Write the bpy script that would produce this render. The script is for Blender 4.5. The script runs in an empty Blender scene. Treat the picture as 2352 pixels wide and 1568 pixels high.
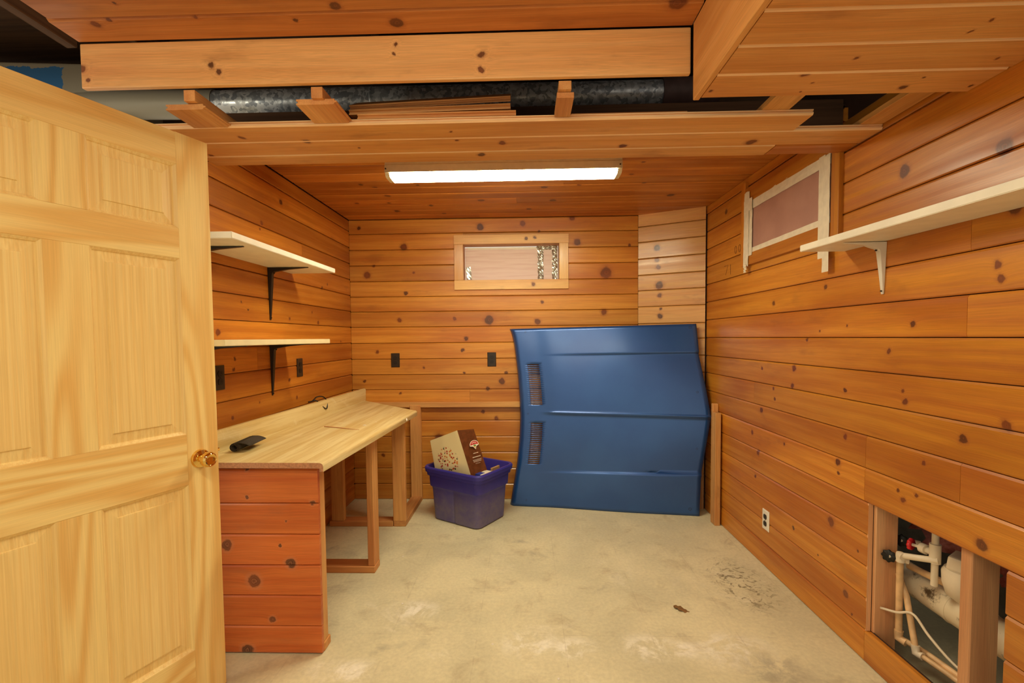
import bpy, bmesh, math, random
from mathutils import Matrix, Vector

random.seed(7)
scene = bpy.context.scene
C = scene.collection

# ------------------------------------------------------------------ camera
YAW, PITCH, ROLL = 0.0282589, 0.0426325, -0.0090856
FPX, CYPX = 1069.658, 821.07
def cam_basis():
    f = Vector((-math.sin(YAW)*math.cos(PITCH), math.cos(YAW)*math.cos(PITCH), -math.sin(PITCH)))
    r = Vector((math.cos(YAW), math.sin(YAW), 0)); u = r.cross(f)
    r2 = math.cos(ROLL)*r + math.sin(ROLL)*u; u2 = -math.sin(ROLL)*r + math.cos(ROLL)*u
    return r2, u2, f
cd = bpy.data.cameras.new('camera'); cam = bpy.data.objects.new('camera', cd); C.objects.link(cam)
r_, u_, f_ = cam_basis()
cam.matrix_world = Matrix(((r_.x, u_.x, -f_.x, 0), (r_.y, u_.y, -f_.y, 0), (r_.z, u_.z, -f_.z, 1.32), (0, 0, 0, 1)))
cd.sensor_width = 36.0; cd.sensor_fit = 'HORIZONTAL'; cd.lens = 36.0*FPX/2352.0
cd.shift_y = (CYPX-784.0)/2352.0; cd.clip_start = 0.05
scene.camera = cam

# ------------------------------------------------------------------ world and exposure
world = bpy.data.worlds.new('world'); scene.world = world; world.use_nodes = True
bg = world.node_tree.nodes['Background']
bg.inputs['Color'].default_value = (1.0, 0.88, 0.68, 1); bg.inputs['Strength'].default_value = 0.40
scene.view_settings.view_transform = 'Standard'; scene.view_settings.look = 'None'
scene.view_settings.gamma = 1.0; scene.view_settings.use_curve_mapping = False
scene.view_settings.exposure = 1.0
LAMP_COLOR = (1.0, 0.925, 0.66, 1); LAMP_POWER = 30.0; FRONT_POWER = 18.5; FILL_BULB_POWER = 120.0

# ------------------------------------------------------------------ helpers
WORLD = {}
def W(o): return WORLD.get(o.name, Matrix.Identity(4))
def link(o, parent=None, M=None):
    C.objects.link(o)
    M = M or Matrix.Identity(4)
    if parent is not None:
        o.parent = parent; o.matrix_parent_inverse = Matrix.Identity(4)
        o.matrix_basis = W(parent).inverted() @ M
    else:
        o.matrix_basis = M
    WORLD[o.name] = M.copy()
    return o
def tag(o, label, cat, group=None, kind=None):
    o['label'] = label; o['category'] = cat
    if group: o['group'] = group
    if kind: o['kind'] = kind
    return o
def structure(o, label, cat):
    return tag(o, label, cat, kind='structure')
def empty(name, loc, rz=0.0):
    o = bpy.data.objects.new(name, None); o.empty_display_size = 0.1
    return link(o, None, Matrix.Translation(Vector(loc)) @ Matrix.Rotation(rz, 4, 'Z'))
def mesh_obj(name, verts, faces, mat, parent=None, M=None, smooth=False, mats=None, fmat=None):
    me = bpy.data.meshes.new(name)
    me.from_pydata([tuple(v) for v in verts], [], faces)
    if mats:
        for m in mats: me.materials.append(m)
        for p, i in zip(me.polygons, fmat): p.material_index = i
    elif mat: me.materials.append(mat)
    bm = bmesh.new(); bm.from_mesh(me); bmesh.ops.recalc_face_normals(bm, faces=bm.faces); bm.to_mesh(me); bm.free()
    if smooth:
        for p in me.polygons: p.use_smooth = True
    me.update()
    o = bpy.data.objects.new(name, me)
    return link(o, parent, M)
def smooth_angle(o, deg=35):
    me = o.data
    for p in me.polygons: p.use_smooth = True
    bm = bmesh.new(); bm.from_mesh(me)
    for e in bm.edges:
        if len(e.link_faces) == 2 and e.calc_face_angle(0) > math.radians(deg): e.smooth = False
    bm.to_mesh(me); bm.free()
    return o
def frame(origin, ex, ey):
    ex = Vector(ex).normalized(); ey = Vector(ey); ey = (ey - ex*ey.dot(ex)).normalized(); ez = ex.cross(ey)
    M = Matrix.Identity(4)
    for i in range(3):
        M[i][0] = ex[i]; M[i][1] = ey[i]; M[i][2] = ez[i]; M[i][3] = origin[i]
    return M
def prism(profile, L):
    n = len(profile)
    v = [(0, a, b) for a, b in profile] + [(L, a, b) for a, b in profile]
    f = [tuple(range(n))[::-1], tuple(range(n, 2*n))]
    for i in range(n):
        j = (i+1) % n; f.append((i, j, n+j, n+i))
    return v, f
GAP = 0.0016
def board(parent, origin, ex, ey, L, Wd, T, mat, ch=0.0055, name='board', notch=False, edge=None):
    """tongue-and-groove board: face at local z=0 with chamfered long edges"""
    g = GAP
    pr = [(g, -T), (Wd-g, -T), (Wd-g, -ch), (Wd-g-ch*1.3, 0), (g+ch*0.7, 0), (g, -ch*0.6)]
    if notch:
        pr = [(g, -T), (Wd-g, -T), (Wd-g, -T*.80), (Wd-g-.006, -T*.76), (Wd-g-.006, -T*.58), (Wd-g, -T*.54),
              (Wd-g, -ch), (Wd-g-ch, 0), (g+ch*0.7, 0), (g, -ch*0.6)]
    v, f = prism(pr, L)
    if edge:        # unfinished pale wood along the eased edge
        fm = [0]*len(f)
        for k in (range(3, 9) if notch else (3, 4)): fm[k] = 1
        return mesh_obj(name, v, f, None, parent, frame(origin, ex, ey), mats=[mat, edge], fmat=fm)
    return mesh_obj(name, v, f, mat, parent, frame(origin, ex, ey))
def beam(name, lo, hi, mat, parent=None, bev=0.003, segs=1):
    """axis-aligned timber, grain along its longest side, slightly eased edges"""
    lo = Vector(lo); hi = Vector(hi); s = hi-lo; c = (lo+hi)/2
    ax = max(range(3), key=lambda i: s[i])
    E = [Vector((1, 0, 0)), Vector((0, 1, 0)), Vector((0, 0, 1))]
    ex = E[ax]; ey = E[(ax+1) % 3]; L, a, b = s[ax], s[(ax+1) % 3], s[(ax+2) % 3]
    bm = bmesh.new(); bmesh.ops.create_cube(bm, size=1)
    for v in bm.verts: v.co = Vector((v.co.x*L, v.co.y*a, v.co.z*b))
    if bev: bmesh.ops.bevel(bm, geom=bm.edges[:], offset=min(bev, min(L, a, b)*.4), segments=segs, affect='EDGES', profile=.6)
    me = bpy.data.meshes.new(name); bm.to_mesh(me); bm.free(); me.materials.append(mat)
    o = bpy.data.objects.new(name, me)
    return link(o, parent, frame(c, ex, ey))
def slabs(name, boxes, mat, parent=None):
    v = []; f = []
    for lo, hi in boxes:
        b = len(v)
        for z in (lo[2], hi[2]):
            v += [(lo[0], lo[1], z), (hi[0], lo[1], z), (hi[0], hi[1], z), (lo[0], hi[1], z)]
        f += [(b+3, b+2, b+1, b), (b+4, b+5, b+6, b+7)] + [(b+i, b+(i+1) % 4, b+4+(i+1) % 4, b+4+i) for i in range(4)]
    return mesh_obj(name, v, f, mat, parent)
def tube(name, pts, r, mat, parent=None, n=12, caps=True):
    pts = [Vector(p) for p in pts]; rr = r if isinstance(r, (list, tuple)) else [r]*len(pts)
    V = []; F = []; up = None
    for i, p in enumerate(pts):
        t = (pts[min(i+1, len(pts)-1)] - pts[max(i-1, 0)]).normalized()
        if up is None:
            up = Vector((0, 0, 1)) if abs(t.z) < .9 else Vector((1, 0, 0))
        a = (up - t*up.dot(t)).normalized(); up = a; b = t.cross(a)
        for k in range(n):
            th = 2*math.pi*k/n; V.append(p + (a*math.cos(th)+b*math.sin(th))*rr[i])
    for i in range(len(pts)-1):
        for k in range(n):
            F.append((i*n+k, i*n+(k+1) % n, (i+1)*n+(k+1) % n, (i+1)*n+k))
    if caps: F += [tuple(range(n))[::-1], tuple((len(pts)-1)*n+k for k in range(n))]
    c = sum(pts, Vector())/len(pts)
    o = mesh_obj(name, [v-c for v in V], F, mat, parent, Matrix.Translation(c))
    return smooth_angle(o, 50)
def lathe(name, prof, mat, parent=None, M=None, n=24):
    """revolve (radius, height) about local z"""
    V = []; F = []
    for r, z in prof:
        for k in range(n):
            th = 2*math.pi*k/n; V.append((r*math.cos(th), r*math.sin(th), z))
    for i in range(len(prof)-1):
        for k in range(n):
            F.append((i*n+k, i*n+(k+1) % n, (i+1)*n+(k+1) % n, (i+1)*n+k))
    F += [tuple(range(n))[::-1], tuple((len(prof)-1)*n+k for k in range(n))]
    return smooth_angle(mesh_obj(name, V, F, mat, parent, M), 40)
def spline(pts, n=8):
    pts = [Vector(p) for p in pts]; P = [pts[0]]+pts+[pts[-1]]; out = []
    for i in range(1, len(P)-2):
        for k in range(n):
            t = k/n; a, b, c, d = P[i-1], P[i], P[i+1], P[i+2]
            out.append(.5*((2*b)+(c-a)*t+(2*a-5*b+4*c-d)*t*t+(3*b-a-3*c+d)*t**3))
    return out+[pts[-1]]

# ------------------------------------------------------------------ materials
def srgb(r, g, b):
    f = lambda c: (c/12.92 if c <= .04045 else ((c+.055)/1.055)**2.4)
    return (f(r/255), f(g/255), f(b/255), 1)
class NT:
    def __init__(s, name):
        s.m = bpy.data.materials.new(name); s.m.use_nodes = True; s.t = s.m.node_tree
        s.b = s.t.nodes['Principled BSDF']
    def n(s, typ, **kw):
        nd = s.t.nodes.new(typ)
        for k, v in kw.items(): setattr(nd, k, v)
        return nd
    def put(s, inp, v):
        if isinstance(v, bpy.types.NodeSocket): s.t.links.new(v, inp)
        else: inp.default_value = v
    def math(s, op, a, b=0.0, c=None, clamp=False):
        nd = s.n('ShaderNodeMath', operation=op, use_clamp=clamp); s.put(nd.inputs[0], a); s.put(nd.inputs[1], b)
        if c is not None: s.put(nd.inputs[2], c)
        return nd.outputs[0]
    def vec(s, op, a, b=(0, 0, 0)):
        nd = s.n('ShaderNodeVectorMath', operation=op); s.put(nd.inputs[0], a); s.put(nd.inputs[1], b)
        return nd.outputs['Value'] if op in ('DISTANCE', 'LENGTH', 'DOT_PRODUCT') else nd.outputs['Vector']
    def xyz(s, x, y, z):
        nd = s.n('ShaderNodeCombineXYZ'); s.put(nd.inputs[0], x); s.put(nd.inputs[1], y); s.put(nd.inputs[2], z); return nd.outputs[0]
    def sep(s, v):
        nd = s.n('ShaderNodeSeparateXYZ'); s.put(nd.inputs[0], v); return nd.outputs
    def noise(s, v, scale=1.0, detail=2.0, rough=.5, dist=0.0, color=False):
        nd = s.n('ShaderNodeTexNoise'); s.put(nd.inputs['Vector'], v); s.put(nd.inputs['Scale'], scale)
        nd.inputs['Detail'].default_value = detail; nd.inputs['Roughness'].default_value = rough; nd.inputs['Distortion'].default_value = dist
        return nd.outputs['Color'] if color else nd.outputs['Fac']
    def voronoi(s, v, scale=1.0, feature='F1', rnd=1.0):
        nd = s.n('ShaderNodeTexVoronoi', feature=feature); s.put(nd.inputs['Vector'], v); nd.inputs['Scale'].default_value = scale
        nd.inputs['Randomness'].default_value = rnd
        return nd.outputs
    def mapr(s, v, a, b, c=0.0, d=1.0, smooth=True):
        nd = s.n('ShaderNodeMapRange'); nd.interpolation_type = 'SMOOTHSTEP' if smooth else 'LINEAR'
        s.put(nd.inputs['Value'], v); nd.inputs['From Min'].default_value = a; nd.inputs['From Max'].default_value = b
        nd.inputs['To Min'].default_value = c; nd.inputs['To Max'].default_value = d
        return nd.outputs['Result']
    def mix(s, f, a, b, mode='MIX'):
        nd = s.n('ShaderNodeMix', data_type='RGBA', blend_type=mode); s.put(nd.inputs[0], f); s.put(nd.inputs[6], a); s.put(nd.inputs[7], b)
        return nd.outputs[2]
    def bump(s, h, strength=.2, dist=.002):
        nd = s.n('ShaderNodeBump'); nd.inputs['Strength'].default_value = strength; nd.inputs['Distance'].default_value = dist
        s.put(nd.inputs['Height'], h); s.t.links.new(nd.outputs[0], s.b.inputs['Normal'])
    def coord(s): return s.n('ShaderNodeTexCoord').outputs['Object']
    def out(s, color, rough=.5, metal=0.0, spec=.5):
        s.put(s.b.inputs['Base Color'], color); s.put(s.b.inputs['Roughness'], rough); s.put(s.b.inputs['Metallic'], metal)
        s.b.inputs['Specular IOR Level'].default_value = spec
        return s.m
def plain(name, col, rough=.5, metal=0.0, spec=.5, var=.06, scale=25):
    t = NT(name); n = t.noise(t.coord(), scale, 3)
    k = t.mapr(n, .3, .7, 1-var, 1+var)
    return t.out(t.mix(1.0, col, t.xyz(k, k, k), 'MULTIPLY'), rough, metal, spec)
def pine(name, c1, c2, c3, knots=(), gate=.80, rough=.42, var=.14, kn=srgb(62, 30, 14), halo=srgb(150, 80, 40), spec=.4, ksize=1.0, coat=0.0, stain=.28):
    t = NT(name); co = t.coord(); oi = t.n('ShaderNodeObjectInfo'); rnd = oi.outputs['Random']
    off = t.xyz(t.math('MULTIPLY', rnd, 31.7), t.math('MULTIPLY', rnd, 17.3), t.math('MULTIPLY', rnd, 7.1))
    P = t.vec('ADD', co, off)
    # knots: scattered pin knots and the large ones of this surface
    vo = t.voronoi(t.vec('MULTIPLY', P, (1, 1, .25)), 4.2); cs = t.sep(vo['Color'])
    rad = t.math('MULTIPLY_ADD', cs[1], .045*ksize, .018*ksize)
    kv = t.math('DIVIDE', vo['Distance'], rad)
    kd = t.math('ADD', kv, t.math('MULTIPLY', t.math('LESS_THAN', cs[0], gate), 20.0))
    geo = t.n('ShaderNodeNewGeometry').outputs['Position']
    wn = t.noise(geo, 26.0, 3, .6, color=True)
    pw = t.vec('ADD', geo, t.vec('MULTIPLY', t.vec('SUBTRACT', wn, (.5, .5, .5)), (.026, .026, .026)))
    for x, y, z, r in knots:
        kd = t.math('MINIMUM', kd, t.math('MULTIPLY', t.vec('DISTANCE', pw, (x, y, z)), 1.0/max(r*.92, .004)))
    swirl = t.math('EXPONENT', t.math('MULTIPLY', kd, -.75))
    s = t.sep(P)
    n1 = t.noise(t.vec('MULTIPLY', P, (.9, 4, 4)), 1.0, 2)
    gy = t.math('ADD', s[1], t.math('MULTIPLY_ADD', n1, .055, t.math('MULTIPLY', swirl, .022)))
    g1 = t.noise(t.xyz(t.math('MULTIPLY', s[0], .7), t.math('MULTIPLY', gy, 30.0), t.math('MULTIPLY', s[2], 30.0)), 1.0, 3, .5)
    g2 = t.noise(t.xyz(t.math('MULTIPLY', s[0], 7.0), t.math('MULTIPLY', gy, 380.0), t.math('MULTIPLY', s[2], 380.0)), 1.0, 2, .6)
    br = t.noise(t.vec('MULTIPLY', P, (1.1, 5, 5)), 1.0, 3)
    col = t.mix(t.mapr(g1, .30, .74), c1, c2)
    col = t.mix(t.math('MULTIPLY', t.mapr(br, .40, .72), .75), col, c3)
    fb = t.mapr(g2, .25, .75, .88, 1.10)
    vv = t.math('MULTIPLY', fb, t.mapr(rnd, 0, 1, 1-var, 1+var, smooth=False))
    col = t.mix(1.0, col, t.xyz(vv, vv, vv), 'MULTIPLY')
    col = t.mix(t.mapr(kd, .9, 2.0, .45, 0.0), col, halo)
    ring = t.noise(t.xyz(t.math('MULTIPLY', kd, 5.0), 0.0, 0.0), 1.0, 2)
    kt = t.noise(geo, 4.7, 1)
    kn2 = t.mix(t.mapr(kt, .40, .62), kn, srgb(112, 52, 22))
    kc = t.mix(t.mapr(ring, .40, .70, 0, .45), kn2, halo)
    kc = t.mix(t.mapr(kd, .62, .95), kc, kn2)
    sn = t.mapr(t.noise(t.vec('MULTIPLY', P, (3, 9, 9)), 1.0, 4, .6), .58, .74)
    col = t.mix(t.math('MULTIPLY', sn, stain), col, t.mix(.5, halo, kn))
    col = t.mix(t.mapr(kd, .78, 1.25, .88, 0.0), col, kc)
    t.bump(t.math('ADD', g1, t.math('MULTIPLY', g2, .5)), .12, .002)
    t.put(t.b.inputs['Coat Weight'], coat); t.b.inputs['Coat Roughness'].default_value = .22
    return t.out(col, t.mapr(g1, .3, .7, rough-.06, rough+.10), 0, spec)
def clear_pine(name, c1, c2, c3, freq=44.0, rough=.38, slope=10.0, straight=0.0):
    """knot-free pine with cathedral growth bands"""
    t = NT(name); co = t.coord(); rnd = t.n('ShaderNodeObjectInfo').outputs['Random']
    P = t.vec('ADD', co, t.xyz(t.math('MULTIPLY', rnd, 23.0), t.math('MULTIPLY', rnd, 11.0), t.math('MULTIPLY', rnd, 5.0)))
    s = t.sep(P)
    n = t.noise(t.vec('MULTIPLY', P, (.9, 7.5, 7.5)), 1.0, 1.2, .4, .15)
    w = t.math('ADD', t.math('MULTIPLY', n, freq), t.math('MULTIPLY', s[1], slope))
    band = t.math('MULTIPLY_ADD', t.math('SINE', w), .5, .5)
    band = t.math('POWER', band, 1.6)
    if straight: band = t.math('MULTIPLY', t.mapr(t.noise(t.vec('MULTIPLY', P, (.5, straight, straight)), 1.0, 3, .6), .36, .68), .75)
    g2 = t.noise(t.vec('MULTIPLY', P, (6, 330, 330)), 1.0, 2, .6)
    br = t.noise(t.vec('MULTIPLY', P, (1.0, 4, 4)), 1.0, 2)
    col = t.mix(t.math('MULTIPLY', band, .8), c1, c2)
    col = t.mix(t.math('MULTIPLY', t.mapr(br, .45, .75), .5), col, c3)
    f = t.mapr(g2, .25, .75, .94, 1.05)
    col = t.mix(1.0, col, t.xyz(f, f, f), 'MULTIPLY')
    t.bump(g2, .05, .001)
    return t.out(col, rough, 0, .4)
KNOTS = {
 'wall_right': [(1.361,1.731,1.901,0.0235),(1.361,1.381,1.846,0.0272),(1.361,1.345,1.669,0.0218),(1.361,1.388,1.518,0.0113),(1.361,1.38,1.476,0.0125),(1.361,2.157,1.538,0.0118),(1.361,2.596,1.494,0.0143),(1.361,1.672,1.354,0.0107),(1.361,2.009,1.361,0.0055),(1.361,2.192,1.338,0.006),(1.361,1.78,1.259,0.0098),(1.361,2.29,1.3,0.0105),(1.361,2.392,1.154,0.0154),(1.361,2.712,1.133,0.01),(1.361,2.405,1.062,0.0133),(1.361,3.213,2.154,0.0177),(1.361,1.475,0.99,0.0149),(1.361,1.35,1.057,0.016),(1.361,2.014,1.084,0.0093),(1.361,1.711,1.118,0.0078),(1.361,1.702,1.077,0.0109),(1.361,2.587,1.031,0.0096),(1.361,2.572,0.973,0.0095),(1.361,2.711,0.889,0.015),(1.361,2.005,0.886,0.0111),(1.361,1.615,0.879,0.0074),(1.361,1.722,0.75,0.0064),(1.361,1.698,0.722,0.011),(1.361,1.643,0.758,0.0076),(1.361,2.048,0.765,0.0151),(1.361,2.044,0.717,0.0076),(1.361,2.472,0.749,0.0092),(1.361,2.744,0.637,0.0178),(1.361,2.815,0.741,0.013),(1.361,2.771,0.487,0.0103),(1.361,1.406,0.686,0.0182),(1.361,2.086,0.486,0.0232),(1.361,1.982,0.216,0.0148),(1.361,2.376,0.338,0.0088),(1.361,2.173,0.292,0.0061),(1.361,1.921,0.432,0.0054),(1.361,1.945,0.147,0.0054),(1.361,1.384,0.417,0.0064)],
 'wall_back': [(-1.332,3.759,2.213,0.0141),(-0.351,3.759,2.208,0.028),(-0.01,3.759,2.23,0.0209),(0.382,3.759,2.268,0.0244),(0.423,3.759,2.076,0.0279),(-0.971,3.759,2.058,0.0282),(-1.27,3.759,1.835,0.0283),(-0.894,3.759,1.855,0.0106),(0.65,3.759,1.832,0.0453),(-0.961,3.759,1.688,0.0141),(-1.015,3.759,1.471,0.0177),(-0.568,3.759,1.477,0.0141),(-0.286,3.759,1.464,0.0387),(0.103,3.759,1.446,0.0245),(0.633,3.759,1.517,0.0244),(-0.475,3.759,1.318,0.0176),(-0.504,3.759,1.223,0.0141),(-1.205,3.759,1.215,0.0142),(-0.826,3.759,1.084,0.0106),(-0.493,3.759,1.039,0.0106),(-0.153,3.759,1.037,0.0141),(-0.189,3.759,0.97,0.0247),(-0.303,3.759,0.91,0.0176),(-1.314,3.759,0.977,0.0107),(-1.019,3.759,0.875,0.0106),(-1.219,3.759,1.908,0.0106),(0.836,3.759,2.046,0.0104),(0.115,3.759,2.166,0.0105),(0.139,3.759,1.602,0.014),(-0.704,3.759,0.498,0.0461),(-0.238,3.759,0.668,0.0177),(-0.344,3.759,0.722,0.0141),(-0.895,3.759,0.192,0.0107),(-1.173,3.759,0.366,0.0143),(-0.657,3.759,0.491,0.0213)],
 'wall_corner': [(1.034,3.694,2.01,0.0238),(1.034,3.694,1.915,0.017),(1.043,3.689,1.861,0.017),(1.053,3.685,1.718,0.0306),(1.053,3.685,1.64,0.017),(1.057,3.683,1.478,0.0205),(1.059,3.681,1.535,0.0102)],
 'wall_left': [(-1.414,2.769,1.446,0.0105),(-1.414,3.07,1.501,0.0087),(-1.414,2.295,1.513,0.0065),(-1.414,3.157,1.435,0.0119),(-1.414,2.111,1.357,0.0161),(-1.414,2.227,1.229,0.0085),(-1.414,2.217,1.179,0.0084),(-1.414,2.747,1.08,0.0104),(-1.414,2.831,0.964,0.0108),(-1.414,2.426,0.989,0.0069),(-1.414,2.198,0.944,0.0105),(-1.414,3.542,1.303,0.01),(-1.414,2.708,2.12,0.0153),(-1.414,2.5,1.95,0.0118),(-1.414,2.482,1.911,0.007),(-1.414,2.352,1.478,0.0067),(-1.414,3.323,1.717,0.0094),(-1.414,3.234,1.68,0.0122)],
 'end_panel': [(-1.159,1.875,0.672,0.0072),(-0.883,1.875,0.646,0.0107),(-0.997,1.875,0.568,0.0054),(-1.253,1.875,0.467,0.0235),(-1.024,1.875,0.464,0.0072),(-0.982,1.875,0.391,0.0216),(-1.14,1.875,0.314,0.0271),(-1.069,1.875,0.15,0.0136),(-1.179,1.875,0.016,0.0255),(-1.157,1.875,0.787,0.0108),(-1.284,1.875,0.163,0.0055)],
 'fascia': [(-1.015,1.529,2.215,0.01),(-0.994,1.529,2.194,0.0086),(-1.448,1.529,2.215,0.0129),(-1.428,1.529,2.178,0.0072),(-0.131,1.529,2.225,0.0113),(-0.133,1.529,2.182,0.0085),(-0.414,1.529,2.235,0.0057),(-0.407,1.529,2.266,0.0057)],
 'ceiling_front': [(-1.316,1.443,2.296,0.0149),(-1.262,1.426,2.296,0.008),(-0.39,1.472,2.296,0.0231),(-0.549,1.394,2.296,0.0155),(0.454,1.424,2.296,0.0284),(-0.691,1.446,2.296,0.008),(-1.177,1.357,2.296,0.0063),(-0.987,1.424,2.296,0.0066)],
 'ceiling_right': [(0.804,1.382,2.06,0.0112),(1.14,1.462,2.06,0.0118),(0.894,1.306,2.06,0.007),(1.155,1.411,2.06,0.0051),(0.852,1.426,2.06,0.0039),(0.845,1.474,2.06,0.004),(0.57,1.456,2.06,0.0066),(1.11,1.164,2.06,0.0062),(1.099,1.206,2.06,0.0054),(1.279,1.326,2.06,0.0059),(0.892,1.371,2.06,0.0049),(1.339,1.464,2.06,0.0065)],
 'soffit': [(-0.26,1.853,2.095,0.0086),(-0.082,1.887,2.095,0.0157),(0.403,1.941,2.095,0.016),(0.912,1.928,2.095,0.0211),(-1.079,1.789,2.095,0.0117),(-0.848,1.836,2.095,0.0154),(-0.18,2.001,2.095,0.0148),(-0.667,1.908,2.095,0.0053),(-0.274,1.779,2.095,0.0066),(-1.31,1.952,2.095,0.011),(1.026,1.733,2.095,0.0047)],
 'ceiling_back': [(-1.016,2.915,2.28,0.0164),(-0.941,2.969,2.28,0.0166),(-0.917,3.152,2.28,0.0206),(-1.182,3.31,2.28,0.0155),(-0.956,3.529,2.28,0.0231),(0.131,3.03,2.28,0.0224),(-0.299,3.289,2.28,0.0245),(0.203,3.318,2.28,0.0246),(0.037,3.53,2.28,0.0196),(0.754,2.981,2.28,0.0164),(0.998,3.244,2.28,0.0268),(-0.423,4.388,2.28,0.0204),(0.636,2.819,2.28,0.0156),(-0.672,3.395,2.28,0.019),(-0.663,2.943,2.28,0.0137),(0.349,2.999,2.28,0.0138),(-0.615,3.611,2.28,0.0168)],
}
XR, YB, XL, ZC = 1.3606, 3.7586, -1.414, 2.28
T = 0.019
OR1, OR2, OR3 = srgb(204, 138, 66), srgb(180, 108, 44), srgb(168, 90, 36)
M_RIGHT = pine('varnished_pine_right', srgb(208, 138, 46), srgb(186, 110, 30), srgb(164, 88, 24), KNOTS['wall_right'], gate=.975, rough=.36, spec=.5, coat=.15)
M_BACK = pine('varnished_pine_back', srgb(216, 150, 62), srgb(194, 120, 40), srgb(174, 96, 32), KNOTS['wall_back'], gate=.975, rough=.34, spec=.5, coat=.2)
M_LEFT = pine('varnished_pine_left', srgb(206, 132, 44), srgb(182, 106, 28), srgb(162, 84, 22), KNOTS['wall_left'], gate=.96, rough=.38)
M_CORNER = pine('pale_pine', srgb(224, 172, 100), srgb(208, 146, 74), srgb(190, 122, 62), KNOTS['wall_corner'], gate=.98, rough=.28, var=.06, coat=.35)
M_CEIL = pine('aged_pine_ceiling', srgb(208, 134, 56), srgb(182, 108, 40), srgb(152, 80, 26), KNOTS['ceiling_back'], gate=.9, rough=.4)
M_CFRONT = pine('aged_pine_front', srgb(202, 130, 66), srgb(182, 108, 50), srgb(152, 82, 36), KNOTS['ceiling_front'], gate=.95, rough=.5)
M_CRIGHT = pine('new_pine_right', srgb(228, 168, 100), srgb(216, 152, 84), srgb(200, 132, 68), KNOTS['ceiling_right'], gate=.97, rough=.5, var=.06)
M_SOFFIT = pine('new_pine_soffit', srgb(228, 172, 102), srgb(216, 154, 86), srgb(200, 134, 68), KNOTS['soffit'], gate=.95, rough=.5, var=.07)
M_FASCIA = pine('fascia_pine', srgb(238, 186, 122), srgb(226, 164, 98), srgb(212, 136, 80), KNOTS['fascia'], gate=.98, rough=.45, var=.03)
M_RED = pine('red_stained_pine', srgb(214, 120, 58), srgb(198, 100, 42), srgb(180, 80, 30), KNOTS['end_panel'], gate=.97, rough=.36, kn=srgb(48, 24, 16), halo=srgb(196, 132, 92), var=.07)
M_NEW = pine('raw_pine', srgb(224, 168, 104), srgb(206, 142, 82), srgb(196, 124, 70), (), gate=.9, rough=.55, ksize=.7)
M_STUD = pine('framing_timber', srgb(228, 176, 126), srgb(210, 152, 104), srgb(196, 136, 92), (), gate=.86, rough=.6, ksize=.6)
M_LEG = pine('bench_timber', srgb(222, 168, 100), srgb(202, 142, 78), srgb(196, 122, 70), (), gate=.84, rough=.55, ksize=.5)
M_EDGE = pine('unfinished_pine_edge', srgb(250, 212, 166), srgb(244, 200, 150), srgb(238, 190, 140), (), gate=2.0, rough=.6, stain=0.0)
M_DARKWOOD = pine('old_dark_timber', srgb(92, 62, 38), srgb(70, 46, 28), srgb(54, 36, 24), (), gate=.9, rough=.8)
M_DOOR = clear_pine('door_pine', srgb(246, 218, 146), srgb(228, 178, 98), srgb(238, 198, 122))
M_DOORP = clear_pine('door_panel_pine', srgb(246, 218, 148), srgb(232, 188, 112), srgb(238, 200, 124), 16.0, .38, 0.0, 85.0)
M_BACKING = plain('sheathing_dark', srgb(60, 34, 18), .9)
M_WHITE = plain('white_melamine', srgb(238, 230, 212), .35, var=.02)
M_WHITEMETAL = plain('white_enamel', srgb(226, 220, 206), .3, spec=.6, var=.03)
M_BLACK = plain('black_enamel', srgb(24, 21, 20), .35, var=.1)
M_BROWNPL = plain('brown_plastic', srgb(44, 32, 22), .4, var=.15)
M_DARKPL = plain('dark_plastic', srgb(24, 18, 14), .5)
M_TAPE = plain('masking_tape', srgb(232, 222, 198), .6, var=.06)
M_PIPE = plain('white_pvc', srgb(230, 214, 186), .4, var=.06, scale=12)
M_IRON = plain('black_iron', srgb(34, 32, 28), .5, metal=.3)
M_REDPL = plain('red_handle', srgb(214, 36, 40), .35)
M_NAIL = plain('steel_nail', srgb(70, 60, 50), .4, metal=.8)

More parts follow.
